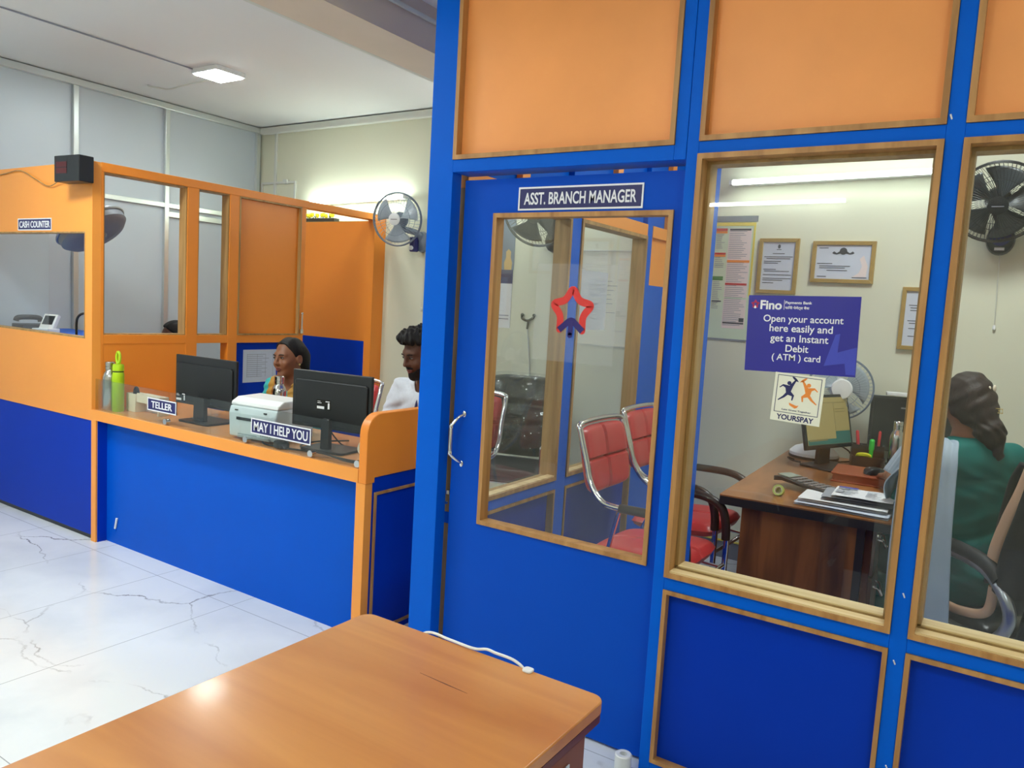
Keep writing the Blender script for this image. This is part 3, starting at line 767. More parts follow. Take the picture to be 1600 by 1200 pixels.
cable('power_cable', 'black cable lying under the right counter monitor', [(-2.78, 2.80, CT + .004), (-2.74, 2.70, CT + .02), (-2.805, 2.60, CT + .018), (-2.75, 2.46, CT + .020), (-2.56, 2.425, CT + .020), (-2.40, 2.44, CT + .004), (-2.32, 2.52, CT + .004)], .004)
cable('power_cable', 'black cable hanging behind the stand of the right monitor', [(-2.72, 2.625, CT + .16), (-2.745, 2.63, CT + .10), (-2.715, 2.65, CT + .04), (-2.66, 2.67, CT + .005), (-2.50, 2.68, CT + .004)], .0035)
cable('power_cable', 'reddish cable curled between the left monitor and printer', [(-3.60, 2.74, CT + .004), (-3.52, 2.77, CT + .03), (-3.44, 2.75, CT + .028), (-3.38, 2.72, CT + .006), (-3.30, 2.75, CT + .004)], .0035, 'red_print')
m = MB().tube([(-2.50 + .032 * cos(a), 2.62 + .012 * sin(a), CT + .034 + .03 * sin(a)) for a in [2 * pi * k / 24 for k in range(24)]], .006, 8, True)
single('tape_roll', m, 'cream_plastic', 'small cream tape roll standing by the right monitor stand', 'tape roll', smooth=True)
m = MB().cyl((-4.235, 2.424, .092), (-4.218, 2.424, .155), .0065, 10)
single('white_strip', m, 'white_plastic', 'small white strip stuck low on the blue counter front', 'strip', smooth=True)

# ------------------------------------------------------------------ LED display box on the cabin corner
t = thing('display_box', 'black electronic display box on the top corner of the cash cabin', 'display', (-4.468, 2.318, 2.038), radians(4))
P = lambda n, m, mt, **k: part(t, n, m, mt, world=False, **k)
P('housing', MB().box((-.118, -.05, 0), (.112, .036, .142)), 'black_plastic', bevel=.004)
P('window', MB().box((-.098, -.0515, .045), (-.0, -.0495, .108)), 'led_red')
P('divider', MB().box((-.098, -.0525, .074), (-.0, -.051, .079)), 'black_plastic')
cable('display_cable', 'thin brown cable sagging from the display box across the cabin front', [(-5.95, 2.366, 2.155), (-5.5, 2.364, 2.13), (-5.2, 2.362, 2.145), (-5.0, 2.361, 2.085), (-4.85, 2.361, 2.04), (-4.72, 2.35, 2.06), (-4.62, 2.345, 2.08)], .003, 'jamb_wood')
# paper on the blue panel, wire hoop, card machine, ledger in the cabin
t = thing('notice_sheet', 'white printed sheet on the dark blue panel behind the seated woman', 'notice', (DX1 - .02, 3.555, .865))
part(t, 'paper', B((DX1 - .0215, 3.413, .868), (DX1 - .020, 3.695, 1.095)), 'paper_blue')
m = MB()
for k in range(12):
    z = 1.06 - .014 * k; m.box((DX1 - .0199, 3.445, z), (DX1 - .0194, 3.445 + random.uniform(.12, .22), z + .003))
for y in (3.445, 3.53, 3.60, 3.665): m.box((DX1 - .0199, y, .905), (DX1 - .0194, y + .002, 1.065))
part(t, 'print', m, 'grey_print')
t = thing('cash_desk', 'cashier desk with a blue top inside the cash cabin', 'desk', (-5.1, 2.75, 0))
part(t, 'desk_top', B((XL + .05, 2.43, 1.115), (-4.47, 3.02, 1.14)), 'blue_cloth', bevel=.003)
part(t, 'pedestal', B((-5.85, 2.45, 0), (-5.4, 2.98, 1.115)), 'orange')
part(t, 'pedestal', B((-4.75, 2.45, 0), (-4.5, 2.98, 1.115)), 'orange')
hoop = bez([(-4.745, 2.47, 1.14), (-4.748, 2.47, 1.24), (-4.735, 2.475, 1.285), (-4.69, 2.485, 1.305), (-4.645, 2.495, 1.285), (-4.635, 2.50, 1.24), (-4.635, 2.50, 1.21)], 8)
t = thing('wire_hoop', 'dark curved hoop standing in the cash cabin window', 'hoop', (-4.70, 2.48, 1.14))
part(t, 'hoop', MB().tube(hoop, .007, 10), 'black_gloss', smooth=True)
part(t, 'foot', B((-4.78, 2.45, 1.14), (-4.71, 2.49, 1.146)), 'black_plastic', bevel=.002)
t = thing('ledger', 'blue ledger book lying in the cash cabin window', 'book', (-4.85, 2.54, 1.14))
part(t, 'cover', B((-5.10, 2.46, 1.14), (-4.60, 2.70, 1.165)), 'blue_cloth', bevel=.003)
part(t, 'pages', B((-5.09, 2.455, 1.144), (-4.61, 2.695, 1.161)), 'paper')
t = thing('card_machine', 'white card machine with a dark screen in the cash cabin window', 'card machine', (-5.42, 2.62, 1.14), radians(20))
P = lambda n, m, mt, **k: part(t, n, m, mt, world=False, **k)
K = Matrix.Translation((0, 0, .02)) @ Matrix.Rotation(radians(-28), 4, 'X')
P('base', MB().rbox((-.06, -.06, 0), (.06, .06, .03), .012), 'white_plastic', bevel=.004)
P('body', MB().box((-.055, -.01, .0), (.055, .02, .115), K), 'white_plastic', bevel=.006)
P('screen', MB().box((-.04, -.012, .035), (.04, -.0095, .10), K), 'screen_dark')
t = thing('telephone', 'black telephone at the left edge of the cash cabin window', 'telephone', (-5.68, 2.66, 1.14))
P = lambda n, m, mt, **k: part(t, n, m, mt, world=False, **k)
P('base', MB().rbox((-.09, -.1, 0), (.09, .1, .045), .02), 'black_plastic', bevel=.006)
P('handset', MB().tube(bez([(-.06, -.08, .06), (-.06, -.06, .085), (-.06, .06, .085), (-.06, .08, .06)]), .018, 10), 'black_plastic', smooth=True)

# ================================================================== FOREGROUND TABLE
t = thing('office_table', 'orange-brown wooden table with rounded corners in the foreground', 'table', (-.92, .4, 0))
TX0, TX1, TY0, TY1 = -1.238, -.600, -.45, 1.332
part(t, 'table_top', MB().rbox((TX0, TY0, .724), (TX1, TY1, .75), .028, None, 6), 'table_wood', smooth=True, bevel=.003)
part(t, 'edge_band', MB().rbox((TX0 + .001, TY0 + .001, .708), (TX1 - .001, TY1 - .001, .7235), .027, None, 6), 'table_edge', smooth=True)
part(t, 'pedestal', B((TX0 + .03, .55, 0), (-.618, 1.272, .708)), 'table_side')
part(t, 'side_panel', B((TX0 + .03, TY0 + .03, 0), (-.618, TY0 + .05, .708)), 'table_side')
for k, (z0, z1) in enumerate(((.49, .70), (.26, .482), (.04, .252))):
    dr = part(t, 'drawer', B((-.618, .80, z0), (-.608, 1.265, z1)), 'table_side', bevel=.002)
    m = MB().prism(rrect(-.07, -.012, .07, .012, .004), .004, rightM(-.608, 1.13 if k == 0 else 1.05, z1 - .035))
    m.tube(bez([(-.604, 1.07 if k == 0 else .99, z1 - .035), (-.592, 1.075 if k == 0 else .995, z1 - .035), (-.590, 1.13 if k == 0 else 1.05, z1 - .035), (-.592, 1.185 if k == 0 else 1.105, z1 - .035), (-.604, 1.19 if k == 0 else 1.11, z1 - .035)]), .006, 8)
    part(dr, 'handle', m, 'chrome', smooth=True, label='chrome pull')
part(t, 'scratch', MB().tube([(-0.943, 1.176, .7502), (-0.871, 1.172, .7502), (-0.820, 1.170, .7502)], [.0003, .0012, .0003], 5), 'table_edge')
cable('white_cable', 'thin white cable running along the far edge of the foreground table', [(-1.10, 1.336, .72), (-1.05, 1.334, .752), (-.99, 1.331, .754), (-.92, 1.326, .756), (-.89, 1.334, .760), (-.865, 1.332, .760), (-.82, 1.336, .756), (-.79, 1.336, .740), (-.775, 1.34, .70)], .0032, 'white_plastic')
single('edge_clip', MB().rbox((-.788, 1.313, .7502), (-.766, 1.334, .756), .007), 'white_plastic', 'small white clip on the far edge of the foreground table', 'clip', bevel=.002)
t = thing('paper_roll', 'small white roll on the floor below the office door', 'roll', (-.945, 2.262, 0))
part(t, 'roll', MB().lathe([(.012, 0), (.026, 0), (.028, .004), (.028, .055), (.025, .058), (.012, .058), (.012, 0)], 24), 'white_plastic', world=False, smooth=True)

# ================================================================== CHAIRS
def cushion(w, h, d, seams_v=(), seams_h=(), curve=0.0, nu=28, nv=28, round_=.30):
    """pad in local XY (w x h), thickness d along +Z; grooves along the seams"""
    m = MB()
    def f(s):
        def g(u, v):
            a, b = 2 * u - 1, 2 * v - 1
            x = a * math.sqrt(max(0, 1 - round_ * b ** 4 * .5)) * w / 2
            y = b * math.sqrt(max(0, 1 - round_ * a ** 4 * .5)) * h / 2
            t = max(0, (1 - abs(a) ** 6) * (1 - abs(b) ** 6)) ** .45
            z = t * d / 2
            if s > 0:
                for q in seams_v: z -= .35 * d * math.exp(-((a - q) / .035) ** 2) * t
                for q in seams_h: z -= .35 * d * math.exp(-((b - q) / .035) ** 2) * t
            return (x, y, s * z + curve * a * a)
        return g
    m.grid(f(1), nu, nv); m.grid(f(-1), nu, nv)
    return m
def visitor_chair(label, loc, rz, group, cm='red_leather', wrapped=False):
    """faces local -Y"""
    t = thing('visitor_chair', label, 'chair', loc, rz, group)
    P = lambda n, m, mt, **k: part(t, n, m, mt, world=False, **k)
    W = .235
    P('seat', MB().add(*(lambda q: ([Matrix.Translation((0, -.03, .50)) @ Matrix.Rotation(radians(-4), 4, 'X') @ v for v in q.v], q.f))(cushion(.44, .44, .085, (0,), ()))), cm, smooth=True, weld=True)
    K = Matrix.Translation((0, .242, .868)) @ Matrix.Rotation(radians(90 - 12), 4, 'X')
    q = cushion(.395, .29, .065, (0,), (0.0,), curve=.02)
    P('backrest', MB().add([K @ v for v in q.v], q.f), cm, smooth=True, weld=True)
    pts = []
    side = [(-.2425, -.268, 0), (-.2425, -.265, .35), (-.2425, -.262, .58), (-.2425, -.225, .685), (-.2425, -.14, .715), (-.24, .05, .715), (-.235, .12, .73), (-.225, .175, .79), (-.215, .205, .87), (-.21, .245, .99), (-.185, .262, 1.022)]
    full = side + [(0, .268, 1.03)] + [(-x, y, z) for x, y, z in side[::-1]]
    P('frame', MB().tube(bez(full, 5), .0125, 10), 'chrome', smooth=True, label='chrome tube frame')
    for s in (-1, 1):
        P('rear_leg', MB().tube([(s * .225, .04, .70), (s * .225, .08, .52), (s * .235, .30, 0)], .010, 8), 'chrome', smooth=True)
        arm = [(s * .2425, -.262, .54), (s * .2425, -.255, .62), (s * .2425, -.225, .685), (s * .2425, -.14, .715), (s * .2405, .03, .715)]
        P('armrest_pad', MB().tube(bez(arm, 6), .019, 12), 'dark_brown_plastic', smooth=True)
    m = MB().cyl((-.2425, -.262, .43), (.2425, -.262, .43), .009, 8).cyl((-.226, .10, .45), (.226, .10, .45), .009, 8)
    for s in (-1, 1): m.tube([(s * .19, -.262, .43), (s * .19, .10, .45)], .009, 8)
    P('seat_frame', m, 'chrome', smooth=True)
    return t
G = 'red visitor chairs with chrome frames'
c0 = visitor_chair('red visitor chair in the office, nearest behind the door glass', (-1.24, 3.05, 0), radians(90), G)
dup(c0, (-1.32, 3.66, 0), radians(88), 'red visitor chair in the office, second from the door, beside the desk', G)
dup(c0, (-3.215, 3.02, 0), radians(-3), 'red visitor chair behind the right monitor of the help desk', G)
dup(c0, (-2.452, 3.17, 0), radians(4), 'red visitor chair under the seated man, seen at the left of the door glass', G)
# black chair wrapped in plastic
t = thing('black_chair', 'black padded chair still in clear plastic wrap against the cream wall', 'chair', (-2.57, 3.98, 0), radians(18))
P = lambda n, m, mt, **k: part(t, n, m, mt, world=False, **k)
K = Matrix.Translation((0, .235, .80)) @ Matrix.Rotation(radians(90 - 12), 4, 'X')
q = cushion(.47, .52, .10, (), (.25, -.25)); P('backrest', MB().add([K @ v for v in q.v], q.f), 'black_leather', smooth=True, weld=True)
q = cushion(.52, .56, .03, (), (), nu=40, nv=40)
vv = [K @ Vector((v.x, v.y, v.z * 5 + .008 * sin(40 * v.x + 25 * v.y) + .007 * sin(61 * v.y - 30 * v.x) + .004 * sin(95 * v.x + 20 * sin(30 * v.y)))) for v in q.v]
P('wrap', MB().add(vv, q.f), 'clear_wrap', smooth=True, label='clear plastic wrap')
q = cushion(.48, .48, .09); P('seat', MB().add([Matrix.Translation((0, -.03, .50)) @ v for v in q.v], q.f), 'black_leather', smooth=True, weld=True)
for s in (-1, 1):
    P('frame', MB().tube(bez([(s * .255, .27, .82), (s * .262, .20, .72), (s * .262, -.22, .69), (s * .262, -.27, .62), (s * .262, -.27, .05), (s * .262, -.22, .012), (s * .262, .25, .012)], 5), .0125, 10), 'chrome', smooth=True)
    P('arm_strut', MB().cyl((s * .262, .27, .84), (s * .262, .16, .42), .010, 8), 'chrome', smooth=True)
P('cross_bar', MB().cyl((-.262, .25, .012), (.262, .25, .012), .012, 10), 'chrome', smooth=True)
P('seat_frame', MB().cyl((-.262, .12, .45), (.262, .12, .45), .010, 8).cyl((-.262, -.2, .45), (.262, -.2, .45), .010, 8), 'chrome', smooth=True)

# ================================================================== WALL FANS
def fan(label, mount, hub, face, r, style, nblade=3, wires=48, text=None, side=1):
    """mount: point on the wall; hub: centre of the grille; face: direction the fan looks"""
    mount = Vector(mount); hub = Vector(hub); f = Vector(face).normalized()
    t = thing('wall_fan', label, 'fan', mount)
    x = f.cross(Vector((0, 0, 1))).normalized(); y = x.cross(f) * -1
    if y.z < 0: y = -y
    M = Matrix.Translation(hub) @ Matrix((x, y, f)).transposed().to_4x4()
    ring, wire, blade, hubm, body = style
    dp = r * .30
    m = MB()
    N = 40
    for rr, z, th in ((r, 0, .0055), (r * .985, .014, .003), (r * .985, -.014, .003), (r * .62, dp * .80, .0016), (r * .62, -dp * .8, .0016)):
        m.tube([(rr * cos(2 * pi * k / N), rr * sin(2 * pi * k / N), z) for k in range(N)], th, 6, True, M)
    part(t, 'grille_ring', m, ring, smooth=True)
    m = MB()
    for k in range(wires):
        a = 2 * pi * k / wires
        for s in (1, -1):
            P3 = [(q * r * cos(a + .25 * (1 - q)), q * r * sin(a + .25 * (1 - q)), s * dp * z) for q, z in ((.2, .98), (.5, .92), (.75, .70), (.93, .32), (.995, .05))]
            m.tube(P3, .0011, 4, False, M)
    part(t, 'grille', m, wire, smooth=True, label='wire grille')
    for k in range(nblade):
        a0 = 2 * pi * k / nblade + .5
        def bl(u, v, a0=a0):
            q = .14 + .74 * v; wd = (.30 + .50 * v - .18 * v * v)
            a = a0 + (u - .5) * wd * 1.9
            return (q * r * cos(a), q * r * sin(a), (u - .5) * .11 * r * 2.2)
        mb = MB().grid(bl, 8, 8, M)
        o = part(t, 'blade', mb, blade, smooth=True)
        so = o.modifiers.new('thick', 'SOLIDIFY'); so.thickness = .003
    part(t, 'hub_cap', MB().lathe([(0, dp * 1.06), (r * .17, dp * 1.05), (r * .23, dp * .98), (r * .235, dp * .9), (r * .2, dp * .85)][::-1], 24, M), hubm, smooth=True)
    if text:
        part(t, 'hub_print', MB().box((-r * .13, -.004, dp * 1.055), (r * .13, .000, dp * 1.062), M), text)
    part(t, 'motor', MB().lathe([(0, -dp * 1.7), (r * .20, -dp * 1.65), (r * .29, -dp * 1.3), (r * .29, -dp * .7), (r * .20, -dp * .5), (r * .05, -dp * .3), (r * .05, dp * .85)], 24, M), body, smooth=True)
    back = M @ Vector((0, 0, -dp * 1.2))
    arm = bez([back, back + Vector((0, .0, -.06)), Vector((mount.x, mount.y - side * .09, mount.z + .06)), Vector((mount.x, mount.y - side * .05, mount.z))], 6)
    part(t, 'arm', MB().tube(arm, .024, 12), body, smooth=True)
    Mw = frontM(mount.x, mount.y, mount.z) @ Matrix.Rotation(0 if side > 0 else pi, 4, 'Y')
    part(t, 'wall_bracket', MB().lathe([(.062, 0), (.066, .02), (.060, .055), (.035, .07), (0, .072)], 24, Mw @ Matrix.Diagonal((1, 1.25, 1, 1))), body, smooth=True)
    return t
GREY = ('fan_grey', 'fan_clear', 'fan_clear', 'white_plastic', 'fan_grey')
BLACK = ('fan_black', 'fan_black', 'fan_smoke', 'fan_black', 'fan_black')
t = fan('grey wall fan on the cream wall above the seated man', (-3.98, YB, 1.955), (-4.06, 4.52, 2.105), (.30, -1, -.08), .20, GREY, 3, 40, 'dark_print')
part(t, 'control_box', MB().box((-4.022, YB - .13, 1.872), (-3.972, YB - .075, 1.985)), 'navy', bevel=.008, label='dark blue control box')
part(t, 'control_knob', MB().lathe([(.017, 0), (.017, .012), (0, .016)], 16, frontM(-3.997, YB - .13, 1.90)), 'white_plastic', smooth=True)
fan('black wall fan seen through the top of the office door glass', (-2.78, YB, 1.965), (-2.80, 4.50, 2.13), (.25, -1, -.42), .23, BLACK, 4, 56)
t = fan('black wall fan on the office wall seen through the right window', (-.132, YB, 1.985), (-.155, 4.50, 2.140), (.05, -1, -.45), .20, BLACK, 5, 64, 'grey_print')
part(t, 'control_knob', MB().lathe([(.046, 0), (.046, .012), (.02, .020), (.018, .034), (0, .036)], 24, frontM(-.132, YB - .070, 1.992)), 'fan_violet', smooth=True, label='violet control dial')
part(t, 'tag', MB().box((-.022, -.010, 0), (.022, .004, .003), frontM(-.132, YB - .068, 1.935)), 'white_print')
m = MB().cyl((-.128, YB - .03, 1.925), (-.115, YB - .012, 1.545), .0018, 6); pc = part(t, 'pull_cord', m, 'cornice')
part(pc, 'bead', MB().lathe([(0, 0), (.007, .004), (.008, .018), (.004, .026), (0, .027)], 12, Tm(-.115, YB - .012, 1.520)), 'white_plastic', smooth=True)
t = thing('pull_cord', 'thin cord hanging on the cream wall below the grey wall fan', 'cord', (-3.97, YB - .01, 1.42))
part(t, 'cord', MB().cyl((-3.955, YB - .012, 1.90), (-3.97, YB - .012, 1.44), .0022, 6), 'cornice')
part(t, 'bead', MB().lathe([(0, 0), (.009, .004), (.010, .02), (.004, .028), (0, .03)], 12, Tm(-3.97, YB - .012, 1.415)), 'cornice', smooth=True)
# fan inside the cash cabin, seen edge-on from below
FANC = Vector((-5.04, 2.71, 1.848))
FACE = Vector((-.50, -.30, .80)).normalized()
t = fan('silver-rimmed fan on the cash cabin partition above the window', (-4.90, 2.421, 1.98), FANC, FACE, .21, ('silver', 'silver', 'fan_grey', 'fan_grey', 'fan_grey'), 3, 64, None, -1)
fx = FACE.cross(Vector((0, 0, 1))).normalized(); FM_ = Matrix.Translation(FANC) @ Matrix((fx, FACE.cross(fx), FACE)).transposed().to_4x4()
part(t, 'back_shroud', MB().lathe([(.211, -.004), (.211, -.045), (.18, -.075), (.10, -.085)], 40, FM_), 'grey_base', smooth=True)
part(t, 'rim', MB().tube([FM_ @ Vector((.215 * cos(2 * pi * k / 48), .215 * sin(2 * pi * k / 48), 0)) for k in range(48)], .008, 8, True), 'silver', smooth=True, label='silver rim')

# ================================================================== OFFICE DESK AND WHAT STANDS ON IT
DZ = .75; DR = radians(2.5)
dk = thing('office_desk', 'dark wood office desk with black edges, standing against the office wall', 'desk', (-1.005, 3.235, 0), DR)
P = lambda n, m, mt, **k: part(dk, n, m, mt, world=False, **k)
P('desk_top', MB().rbox((0, 0, DZ - .006), (.68, 1.44, DZ), .01), 'desk_top')
P('edge_band', MB().rbox((0, 0, DZ - .042), (.68, 1.44, DZ - .0062), .01), 'black_plastic', label='thick black edge')
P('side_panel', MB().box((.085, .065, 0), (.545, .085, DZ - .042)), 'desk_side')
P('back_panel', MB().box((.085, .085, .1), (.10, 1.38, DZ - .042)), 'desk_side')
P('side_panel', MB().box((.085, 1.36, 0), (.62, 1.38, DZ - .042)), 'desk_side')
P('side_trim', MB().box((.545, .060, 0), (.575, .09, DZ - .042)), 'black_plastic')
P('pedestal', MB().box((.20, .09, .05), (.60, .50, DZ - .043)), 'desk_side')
for z0, z1 in ((.50, .69), (.28, .49), (.06, .27)):
    dr = P('drawer', MB().box((.60, .095, z0), (.615, .495, z1)), 'desk_side', bevel=.002)
    part(dr, 'handle', MB().tube(bez([(.615, .16, z1 - .05), (.635, .165, z1 - .055), (.648, .20, z1 - .09), (.635, .24, z1 - .055), (.615, .245, z1 - .05)]), .006, 8), 'chrome', world=False, smooth=True, label='chrome pull')
part(dk, 'lock', MB().cyl((.61, .12, .665), (.622, .12, .665), .010, 12), 'chrome', world=False)

# monitor facing the seated woman
mo = monitor('monitor with a yellowish screen on the office desk behind the window stickers', -.775, 4.31, DZ, radians(68), w=.42, h=.285, zb=.10, tilt=radians(-13), screen='monitor_screen', neckw=.10, base=(.26, .20), sticker=False)
K = Matrix.Translation((0, 0, .10)) @ Matrix.Rotation(radians(-13), 4, 'X')
m = MB().box((-.19, -.0082, .023), (.06, -.0077, .05), K).box((.06, -.0082, .023), (.19, -.0077, .088), K)
part(mo, 'screen_taskbar', m, 'monitor_teal', world=False)
m = MB().box((-.17, -.0084, .24), (.16, -.0079, .2425), K).box((.07, -.0084, .205), (.16, -.0079, .208), K).box((.07, -.0084, .19), (.16, -.0079, .193), K).box((.06, -.0084, .09), (.062, -.0079, .24), K).box((-.18, -.0084, .042), (-.02, -.0079, .052), K)
part(mo, 'screen_lines', m, 'monitor_line', world=False)
m2 = monitor('black monitor standing at the right end of the office desk beside the steel bottle', -.43, 4.625, DZ, radians(12), w=.42, h=.30, zb=.085, tilt=radians(-8), screen='screen_dark', neckw=.08, base=(.22, .18), sticker=False)
K2 = Matrix.Translation((0, 0, .085)) @ Matrix.Rotation(radians(-8), 4, 'X')
part(m2, 'vent_line', MB().box((-.06, -.009, .235), (.19, -.0076, .243), K2), 'key_grey', world=False)
# table fan
t = thing('table_fan', 'white table fan behind the yellowish monitor', 'fan', (-.90, 4.555, DZ), radians(18))
P = lambda n, m, mt, **k: part(t, n, m, mt, world=False, **k)
P('base', MB().lathe([(.13, .014), (.13, .03), (.105, .055), (.05, .075), (.03, .085), (0, .085)], 32), 'white_plastic', smooth=True)
P('base_ring', MB().lathe([(0, 0), (.132, 0), (.134, .012), (.12, .016), (0, .016)], 32), 'black_plastic', smooth=True)
P('neck', MB().tube(bez([(0, 0, .08), (0, .01, .2), (0, .02, .30), (0, .015, .40)]), [.03] * 6 + [.026] * 6 + [.022] * 7, 14), 'white_plastic', smooth=True)
FM = Matrix.Translation((.095, -.06, .405)) @ Matrix.Rotation(radians(90), 4, 'X')
m = MB(); R = .17
for rr, z, th in ((R, 0, .005), (R * .97, .012, .0025), (R * .55, .045, .0015)): m.tube([(rr * cos(a), rr * sin(a), z) for a in [2 * pi * k / 40 for k in range(40)]], th, 6, True, FM)
P('grille_ring', m, 'fan_grey', smooth=True)
m = MB()
for k in range(48):
    a = 2 * pi * k / 48
    for s in (1, -1): m.tube([(q * R * cos(a), q * R * sin(a), s * .055 * z) for q, z in ((.3, 1), (.6, .8), (.85, .5), (.99, .05))], .0010, 4, False, FM)
P('grille', m, 'fan_clear', smooth=True)
for k in range(3):
    def bl(u, v, a0=2 * pi * k / 3 + .4):
        q = .2 + .68 * v; a = a0 + (u - .5) * (.7 + .6 * v) * 1.5
        return (q * R * cos(a), q * R * sin(a), (u - .5) * .04)
    o = P('blade', MB().grid(bl, 8, 8, FM), 'fan_clear', smooth=True)
    so = o.modifiers.new('thick', 'SOLIDIFY'); so.thickness = .003
P('hub_cap', MB().lathe([(.052, .048), (.056, .056), (.050, .064), (0, .068)], 24, FM), 'white_plastic', smooth=True)
P('motor', MB().lathe([(0, -.13), (.04, -.125), (.055, -.09), (.055, -.04), (.03, .0), (.01, .05)], 20, FM), 'white_plastic', smooth=True)
# white things on the second monitor
single('white_box', MB().box((-.075, -.03, 0), (.075, .03, .018), Tm(-.50, 4.655, DZ + .085 + .302) @ Rz(radians(12))), 'white_plastic', 'flat white box lying on top of the black desk monitor', 'box', bevel=.003)
single('white_card', MB().rbox((-.03, -.065, 0), (.03, .065, .010), .008, Tm(-.405, 4.64, DZ + .45) @ Rz(radians(10)) @ Matrix.Rotation(radians(78), 4, 'X')), 'white_plastic', 'white upright device leaning on the black desk monitor', 'device', bevel=.002)

# pen holder with its pens
t = thing('pen_holder', 'dark brown pen holder with two tiers on the office desk', 'pen holder', (-.612, 4.47, DZ), radians(14))
P = lambda n, m, mt, **k: part(t, n, m, mt, world=False, **k)
m = MB()
for a, b in (((-.08, .0, 0), (.08, .006, .12)), ((-.08, .06, 0), (.08, .066, .12)), ((-.08, .006, 0), (-.074, .06, .12)), ((.074, .006, 0), (.08, .06, .12)), ((-.03, .006, 0), (-.026, .06, .118)), ((.03, .006, 0), (.034, .06, .118)), ((-.074, .006, 0), (.074, .06, .005))): m.box(a, b)
P('pen_cups', m, 'dark_brown_plastic', bevel=.001)
m = MB()
for a, b in (((-.08, -.06, 0), (.08, -.055, .065)), ((-.08, -.055, 0), (-.075, 0, .065)), ((.075, -.055, 0), (.08, 0, .065)), ((-.075, -.055, 0), (.075, 0, .005))): m.box(a, b)
P('front_tray', m, 'dark_brown_plastic', bevel=.001)
def pen(name, label, x, y, z0, dx, dy, L, r, m, capm, group=None, cat='pen'):
    t = thing(name, label, cat, (x, y, z0), 0, group)
    a = Vector((x, y, z0)); d = Vector((dx, dy, 1)).normalized()
    part(t, 'barrel', MB().tube([a, a + d * L * .62], r, 10), m, smooth=True)
    part(t, 'cap', MB().tube([a + d * L * .62, a + d * L * .97, a + d * L], [r * 1.12, r * 1.05, r * .6], 10), capm, smooth=True)
    return t
pen('pen', 'red pen with a dark tip at the left of the pen holder', -.652, 4.495, DZ + .008, -.14, .0, .185, .008, 'red_plastic', 'red_plastic')
pen('pen', 'black pen in the middle of the pen holder', -.609, 4.510, DZ + .008, -.05, 0, .165, .007, 'black_plastic', 'black_plastic')
pen('pen', 'red pen at the right of the pen holder', -.572, 4.520, DZ + .008, .02, 0, .19, .007, 'red_plastic', 'red_plastic')
t = thing('highlighter', 'bright green highlighter in the pen holder', 'highlighter', (-.602, 4.48, DZ + .02))
part(t, 'barrel', MB().tube([(-.599, 4.483, DZ + .02), (-.597, 4.475, DZ + .10)], .011, 12), 'neon_green', smooth=True)
part(t, 'cap', MB().tube([(-.597, 4.475, DZ + .10), (-.595, 4.468, DZ + .15), (-.595, 4.467, DZ + .155)], [.014, .013, .008], 12), 'neon_green', smooth=True)
m = MB().tube(bez([(-.659, 4.423, DZ + .062), (-.647, 4.413, DZ + .078), (-.607, 4.411, DZ + .082), (-.587, 4.415, DZ + .072)]), .006, 8).tube(bez([(-.587, 4.42, DZ + .07), (-.617, 4.427, DZ + .070), (-.652, 4.435, DZ + .066)]), .005, 8)
single('clip', m, 'neon_yellow', 'yellow clip lying across the front tray of the pen holder', 'clip', smooth=True)
single('glass_tumbler', MB().lathe([(.026, 0), (.030, .01), (.033, .12), (.031, .12), (.028, .012), (0, .01)], 24, Tm(-.53, 4.56, DZ)), 'pane', 'small clear glass standing beside the pen holder', 'glass', smooth=True)

# folder, mouse, calculator, papers, tape
t = thing('leather_folder', 'reddish brown leather folder lying on the office desk', 'folder', (-.555, 4.07, DZ), radians(4))
P = lambda n, m, mt, **k: part(t, n, m, mt, world=False, **k)
P('cover', MB().rbox((-.145, -.13, .036), (.145, .14, .046), .012), 'brown_leather', bevel=.003)
P('cover_bottom', MB().rbox((-.145, -.13, 0), (.145, .14, .008), .012), 'brown_leather', bevel=.002)
P('pages', MB().rbox((-.138, -.122, .008), (.138, .134, .036), .008), 'brown_leather')
mouse('small black mouse under the hand on the leather folder', -.515, 4.03, DZ + .047, radians(-40))
t = thing('calculator', 'black desk calculator with grey keys on the papers', 'calculator', (-.722, 3.60, DZ + .012), radians(-24))
P = lambda n, m, mt, **k: part(t, n, m, mt, world=False, **k)
K = Matrix.Rotation(radians(0), 4, 'X')
P('body', MB().prism([(-.145, .012), (-.10, .020), (.13, .004), (.145, .004), (.145, .024), (.02, .026), (-.10, .040), (-.145, .034)], .115, Matrix(((1, 0, 0, 0), (0, 0, -1, .0575), (0, 1, 0, 0), (0, 0, 0, 1)))), 'black_plastic', bevel=.004)
P('display', MB().add([Matrix.Translation((-.098, 0, .0395)) @ Matrix.Rotation(radians(3), 4, 'Y') @ v for v in B((-.036, -.042, 0), (.030, .042, .003)).v], B((0, 0, 0), (1, 1, 1)).f), 'lcd')
for i in range(6):
    for j in range(5):
        x = -.048 + .031 * i; z = .040 - .014 * (x + .10) / .12 if x < .02 else .026 - .002 * (x - .02) / .125
        P('key', MB().rbox((x - .011, -.045 + .0195 * j - .0035, z - .008), (x + .012, -.045 + .0195 * j + .0125, z + .0045), .003), 'key_grey')
t = thing('newspaper', 'folded printed newspaper on top of the paper pile at the desk corner', 'newspaper', (-.47, 3.46, DZ + .048), radians(3))
P = lambda n, m, mt, **k: part(t, n, m, mt, world=False, **k)
def sheet(w, h, z, amp, th=.0016):
    m = MB()
    f = lambda s: (lambda u, v: ((u - .5) * w, (v - .5) * h, z + s * th + amp * (.5 + .5 * sin(5 * u + 2 * v)) + amp * u * u))
    m.grid(f(1), 14, 8); m.grid(f(0), 14, 8); return m
P('sheet', sheet(.23, .20, .003, .004), 'paper', smooth=True)
m = MB()
